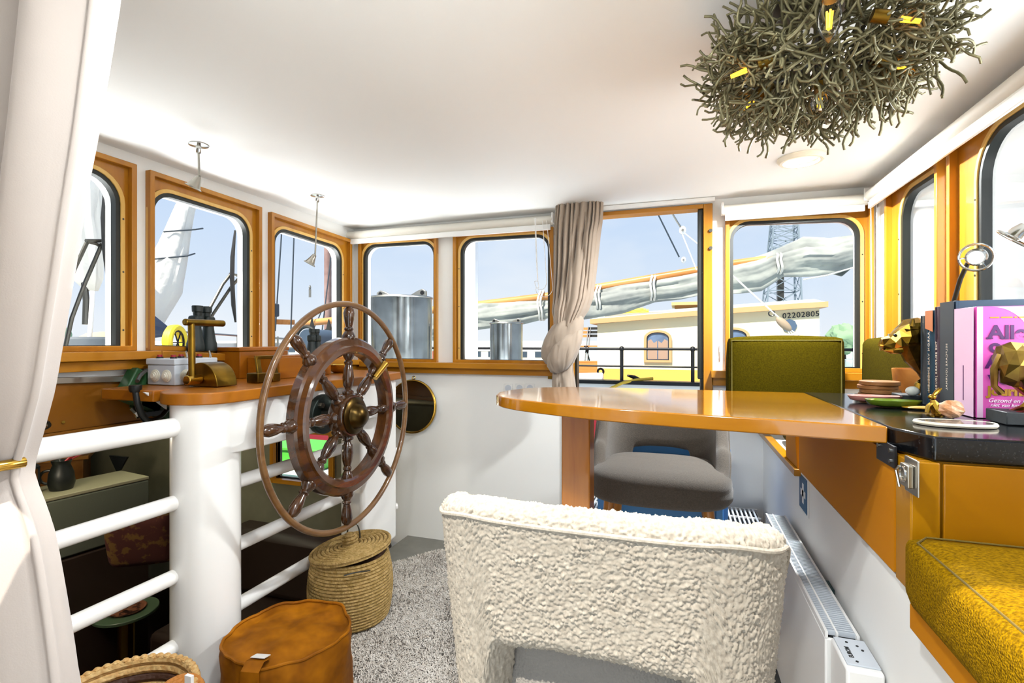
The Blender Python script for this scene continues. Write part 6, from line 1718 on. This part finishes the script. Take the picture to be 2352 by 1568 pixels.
t = thing('mooring_line', 'yellow mooring line over the gunwale cleat', 'rope', (at(1440, 880, Y=8.5).x, 8.5, gz)); MB().tube([at(1395, 895, Y=8.5), at(1430, 879, Y=8.5), at(1462, 872, Y=8.6), at(1500, 869, Y=8.68)], 0.024, 8).build('line', mat('yellow_line', '#d8b23a', 0.7), t)
t = thing('mooring_cleat', 'black iron cleat on the gunwale', 'cleat', (at(1455, 873, Y=8.66).x, 8.66, gz + 0.02)); q = at(1457, 873, Y=8.66); MB().tube([q + Vector((-0.12, 0, 0.08)), q + Vector((0, 0, 0.05)), q + Vector((0.14, 0, 0.0))], [0.015, 0.035, 0.015], 8).build('horn', BLACKM, t); MB().cyl((q.x, 8.66, gz + 0.02), (q.x, 8.66, q.z + 0.05), 0.03, n=10).build('stem', BLACKM, t)
# folding chairs and low tan house left of the deckhouse
for k, (px, lb) in enumerate(((1330, 'folding wooden deck chair nearest the knotted curtain'), (1368, 'folding wooden deck chair beside the deckhouse corner'))):
    q = at(px, 828, Y=10.6)
    t = thing('deck_chair', lb, 'chair', (q.x, 10.6, q.z), 'folding deck chairs on the boat alongside')
    for h in (0.50, 0.58, 0.66): MB().box(q.x - 0.20, 10.86, q.z + h, q.x + 0.20, 10.88, q.z + h + 0.055).build('back_slat', PINE if k == 0 else STEELD, t)
    MB().box(q.x - 0.22, 10.45, q.z + 0.29, q.x + 0.22, 10.85, q.z + 0.32).build('seat', PINE, t)
    for s_ in (-1, 1):
        MB().bar((q.x + 0.20 * s_, 10.45, q.z), (q.x + 0.20 * s_, 10.88, q.z + 0.72), 0.02, 0.03).build('leg', BLACKM, t)
        MB().bar((q.x + 0.18 * s_, 10.85, q.z), (q.x + 0.18 * s_, 10.45, q.z + 0.30), 0.02, 0.03).build('leg', BLACKM, t)
q = at(1345, 835, Y=10.3)
single('deck_locker', MB().box(q.x - 0.9, 10.2, q.z - 0.4, q.x + 0.33, 10.4, q.z + 0.06), PINE, 'low wooden deck locker beside the deckhouse', 'locker', bevel=0.01)

# lowered mast with furled grey sail over the boat alongside
YS = 7.6
line = [(700, 742), (860, 726), (1065, 704), (1262, 680), (1365, 662), (1612, 620), (1690, 606), (1968, 570), (2060, 556)]
single('lowered_spar', MB().tube([at(x, y, Y=YS) for x, y in line], 0.062, 14), PINE, 'long varnished wooden spar carrying the grey sail', 'spar')
sl = [(860, 765, .13), (985, 757, .16), (1065, 732, .17), (1200, 716, .19), (1262, 708, .13), (1320, 705, .18), (1365, 695, .20), (1430, 682, .20), (1500, 668, .15), (1560, 660, .17), (1612, 648, .17), (1690, 636, .20), (1740, 626, .21), (1790, 602, .17), (1850, 590, .23), (1910, 590, .20), (1968, 575, .17), (2040, 560, .12)]
P_ = [at(x, y, Y=YS + 0.02) for x, y, r in sl]
t = thing('furled_sail', 'furled grey sail lashed under the long spar outside', 'sail', (P_[8].x, YS, P_[8].z - 0.2))
bundle(P_, [r for _, _, r in sl], 12, n=64, seglen=0.035, amp=0.34, flat=0.7, crease=0.28).build('cloth', SAILG, t, angle=60)
def sail_flap(pts): 
    return MB().prism([at(x, y, Y=YS + 0.05) for x, y in pts], (0, 0.05, 0))
sail_flap([(1880, 600), (1968, 588), (1968, 606), (1935, 634), (1900, 625), (1868, 610)]).build('loose_flap', mat('dark_sailcloth', '#5b615e', 0.85), t, bevel=0.01)
for x, y0_, y1_ in ((1245, 668, 735), (1376, 655, 715), (1500, 633, 690), (1786, 583, 632), (1085, 700, 745)):
    p = at(x, (y0_ + y1_) / 2, Y=YS); h = (at(x, y0_, Y=YS).z - at(x, y1_, Y=YS).z) / 2
    m = MB()
    for dx in (-0.02, 0.025): m.tube([(p.x + dx + 0.01 * math.sin(k), YS + 0.16 * math.cos(2 * math.pi * k / 24), p.z + h * math.sin(2 * math.pi * k / 24)) for k in range(24)], 0.016, 6, True)
    m.build('lashing', ROPEW, t)
# halyards and blocks
rope([at(1508, 485, Y=6.5), at(1560, 590, Y=6.5)], 0.010, 'dark halyard slanting down in the doorway', ROPEB, 'halyard', 'rope', 'halyards in the doorway')
rope([at(1566, 535, Y=6.5), at(1600, 620, Y=6.5)], 0.008, 'pale halyard running down from the upper white block', None, 'halyard', 'rope', 'halyards in the doorway')
rope([at(1572, 535, Y=6.5), at(1640, 590, Y=6.5)], 0.008, 'pale halyard running right from the upper white block', None, 'halyard', 'rope', 'halyards in the doorway')
rope([at(1543, 488, Y=6.5), at(1556, 510, Y=6.5), at(1564, 522, Y=6.5)], 0.012, 'short steel chain above the upper white block', STEEL, 'chain_link', 'chain')
for k, (px, py, r) in enumerate(((1568, 529, 0.055), (1570, 597, 0.04))):
    q = at(px, py, Y=6.5)
    t = thing('rope_block', ['upper white rope block in the doorway', 'lower white rope block in the doorway'][k], 'block', (q.x, 6.5, q.z - r), 'rope blocks outside')
    MB().sphere(q, (r * 0.75, 0.02, r), 16, 10).build('cheek', WPLAST, t); MB().cyl(q + Vector((0, -0.03, 0)), q + Vector((0, 0.03, 0)), r * 0.3, n=12).build('sheave', STEEL, t)
rope([at(1682, 632, Y=6.2), at(1795, 735, Y=6.2)], 0.010, 'pale sheet running to the block in the right window', None, 'sheet', 'rope', 'sheets in the right window')
for k, (ex, ey) in enumerate(((1880, 800), (1850, 800), (1830, 800))):
    rope([at(1805, 750, Y=6.2), at(ex, ey, Y=6.2)], 0.007, ['rightmost sheet fanning from the wooden block', 'middle sheet fanning from the wooden block', 'leftmost sheet fanning from the wooden block'][k], None, 'sheet', 'rope', 'sheets in the right window')
q = at(1800, 744, Y=6.2); rt = Matrix.Rotation(math.radians(-45), 3, 'Y')
t = thing('rope_block', 'pale wooden rope block in the right window', 'block', (q.x, 6.2, q.z - 0.1), 'rope blocks outside')
m = MB(); m.sphere((0, 0, 0), (0.045, 0.035, 0.105), 16, 10); m.v = [q + rt @ v for v in m.v]; m.build('cheek', mat('pale_block', '#9c8a72', 0.6), t); MB().torus(q + Vector((-0.12, 0, 0.12)), 0.03, 0.008, (0, 1, 0), 16, 6).build('shackle', STEELD, t)
rope([at(1968, 612, Y=7.2), at(1900, 632, Y=7.2), at(1845, 642, Y=7.2)], 0.010, 'slack line hanging under the loose sail flap', None, 'line', 'rope')
# lattice tower far away
YT = 48
t = thing('lattice_tower', 'distant grey lattice tower behind the furled sail', 'tower', (at(1803, 700, Y=YT).x, YT, -1.25))
GT = mat('galvanised_steel', '#76838c', 0.6, 0.2)
b0_, b1_ = at(1762, 700, Y=YT), at(1842, 700, Y=YT); t0_, t1_ = at(1780, 480, Y=YT), at(1832, 480, Y=YT)
dd = (b1_.x - b0_.x)
def tw(f, i):
    xa = b0_.x + (t0_.x - b0_.x) * f; xb = b1_.x + (t1_.x - b1_.x) * f; w = (xb - xa); z = b0_.z + (t0_.z - b0_.z) * f
    return Vector(((xa, xb, xb, xa)[i], YT + (0, 0, w, w)[i], z))
m = MB()
for i in range(4): m.bar(tw(-0.35, i), tw(1, i), 0.13, 0.13)
m.build('leg', GT, t)
lv = [-0.3, -0.05, 0.15, 0.33, 0.48, 0.60, 0.71, 0.81, 0.90, 1.0]
m = MB()
for f0, f1 in zip(lv, lv[1:]):
    for i in range(4):
        j = (i + 1) % 4
        m.bar(tw(f0, i), tw(f1, j), 0.06, 0.06); m.bar(tw(f0, j), tw(f1, i), 0.06, 0.06); m.bar(tw(f1, i), tw(f1, j), 0.07, 0.07)
m.build('bracing', GT, t)['kind'] = 'stuff'
p = at(1796, 700, Y=YT); MB().box(p.x - 0.25, YT + 0.5, -1.2, p.x + 0.25, YT + 1.0, at(1796, 600, Y=YT).z).build('mast_pipe', STEELD, t)
# distant shore trees at the right window edge
GRNT = mat('tree_green', '#7d9a78', 0.9, bump=(0.5, 0.6, 0.5))
for k, (px, r) in enumerate(((1938, 2.0), (2040, 2.2), (100, 3.0))):
    q = at(px, 775, d=70)
    t = thing('shore_tree', ['distant green tree at the right edge of the cushion window', 'rounder distant tree hidden mostly by the window frame', 'distant tree low in the window by the cream curtain'][k], 'tree', (q.x, q.y, -1.2), 'distant shore trees')
    m = MB(); m.sphere((0, 0, 0), 1, 20, 14); m.v = [Vector((q.x, q.y, 1.6)) + v * r * (1 + 0.35 * noise.noise(v * 3 + Vector((k, 0, 0)))) for v in m.v]; m.build('crown', GRNT, t); MB().cyl((q.x, q.y, -1.2), (q.x, q.y, 0.6), 0.3, 0.2, 10).build('trunk', DARKBR, t)
# far shore
struct('shore', MB().box(-200, 90, -1.25, 200, 100, 1.4).box(-120, -200, -1.25, -110, 100, 1.2), mat('hazy_shore', '#a9b6b4', 0.9), 'low hazy shore on the horizon', 'shore')
# aft view: floodlight and radar mast
q = at(2114, 545, X=3.0)
t = thing('deck_floodlight', 'small chrome deck floodlight beyond the narrow aft window', 'floodlight', (q.x, q.y, q.z - 0.15))
MB().lathe([(0.001, -0.1), (0.09, -0.08), (0.12, 0.02), (0.13, 0.05), (0.001, 0.05)], q, (-0.6, -0.6, -0.4), 24).build('housing', CHROME, t); MB().cyl(q + Vector((0, 0, 0.05)), q + Vector((0.05, 0.05, 0.22)), 0.05, n=12).build('bracket', CHROME, t); MB().cyl(q + Vector((0.06, 0.06, 0.2)), q + Vector((0.06, 0.06, 3.0)), 0.02, n=8).build('hanger', STEEL, t)
q = at(2345, 690, X=14)
t = thing('radar_mast', 'distant mast with lights and antennas at the right edge', 'mast', (q.x, q.y, -1.2))
MB().cyl((q.x, q.y, -1.2), (q.x, q.y, at(2345, 620, X=14).z), 0.08, n=10).build('pole', mat('radar_grey', '#5c7486', 0.5), t)
z = at(2345, 650, X=14).z; MB().box(q.x - 0.25, q.y - 0.35, z, q.x + 0.25, q.y + 0.35, z + 0.06).build('platform', mat('radar_deck', '#8c8e86', 0.6), t)
for s_ in (-1, 1): MB().cyl((q.x, q.y + 0.3 * s_, at(2345, 640, X=14).z), (q.x, q.y + 0.3 * s_, at(2345, 608, X=14).z), 0.09, n=12).build('lamp', STEEL, t)
# green crate and quay seen through the saloon window
q = at(694, 1035, Y=4.2)
t = thing('green_crate', 'bright green crate on the deck beyond the saloon window', 'crate', (q.x, 4.2, q.z - 0.15))
GRC = mat('bright_green_plastic', '#4fae3a', 0.4)
MB().box(q.x - 0.42, 4.1, q.z - 0.16, q.x + 0.30, 4.5, q.z + 0.02).build('box', GRC, t, bevel=0.01); MB().box(q.x - 0.45, 4.08, q.z + 0.02, q.x + 0.33, 4.53, q.z + 0.05).build('rim', GRC, t, bevel=0.006)
struct('deck_lower', MB().box(-6, 3.0, -0.35, -2.05, 5.2, q.z - 0.165), DECK, 'pale lower side deck outside the saloon window', 'deck')
# pale boats moored beyond the windows left of the door
def far_boat(x, y, L, hz, col_, label, dome=None):
    t = thing('moored_boat', label, 'boat', (x, y, -1.25), 'boats moored further off')
    MB().loft([[Vector((x + s * L / 2, y + w, z)) for w, z in ((-1.1 * k, hz * 0.55), (-0.8 * k, -1.25), (0.8 * k, -1.25), (1.1 * k, hz * 0.55))] for s, k in ((-1, 0.35), (-0.6, 1), (0.7, 1), (1, 0.5))]).build('hull', mat('hull_paint', col_, 0.4), t)
    MB().box(x - L * 0.3, y - 0.8, hz * 0.55, x + L * 0.32, y + 0.8, hz).build('cabin', mat('cabin_paint', '#f2efe6', 0.4), t, bevel=0.08)
    for k in range(5):
        xx = x - L * 0.25 + k * L * 0.12
        MB().box(xx, y - 0.83, hz * 0.68, xx + L * 0.08, y - 0.81, hz * 0.88).build('cabin_window', mat('dark_pane', '#3d4a56', 0.1), t)
    MB().cyl((x - L * 0.45, y - 1.0, hz * 0.55 + 0.35), (x + L * 0.45, y - 1.0, hz * 0.55 + 0.35), 0.02, n=8).build('rail', STEEL, t)
    if dome: MB().lathe([(0.001, 0.35), (0.3, 0.31), (0.5, 0.15), (0.55, 0)], (x - L * 0.38, y, hz * 0.55), (0, 0, 1), 20).build('hatch_cover', mat('brown_cover', dome, 0.7), t)
far_boat(-6.2, 17.0, 7.0, 1.05, '#e9e6dc', 'long white motorboat seen low beside the smaller funnel', '#8a4a34')
far_boat(-14.5, 18.5, 8.0, 1.15, '#dfe2e2', 'white moored boat seen low left of the large funnel', '#7a4436')
far_boat(-16.0, 6.0, 6.0, 0.95, '#f0ede4', 'white launch seen low through the forward windows')
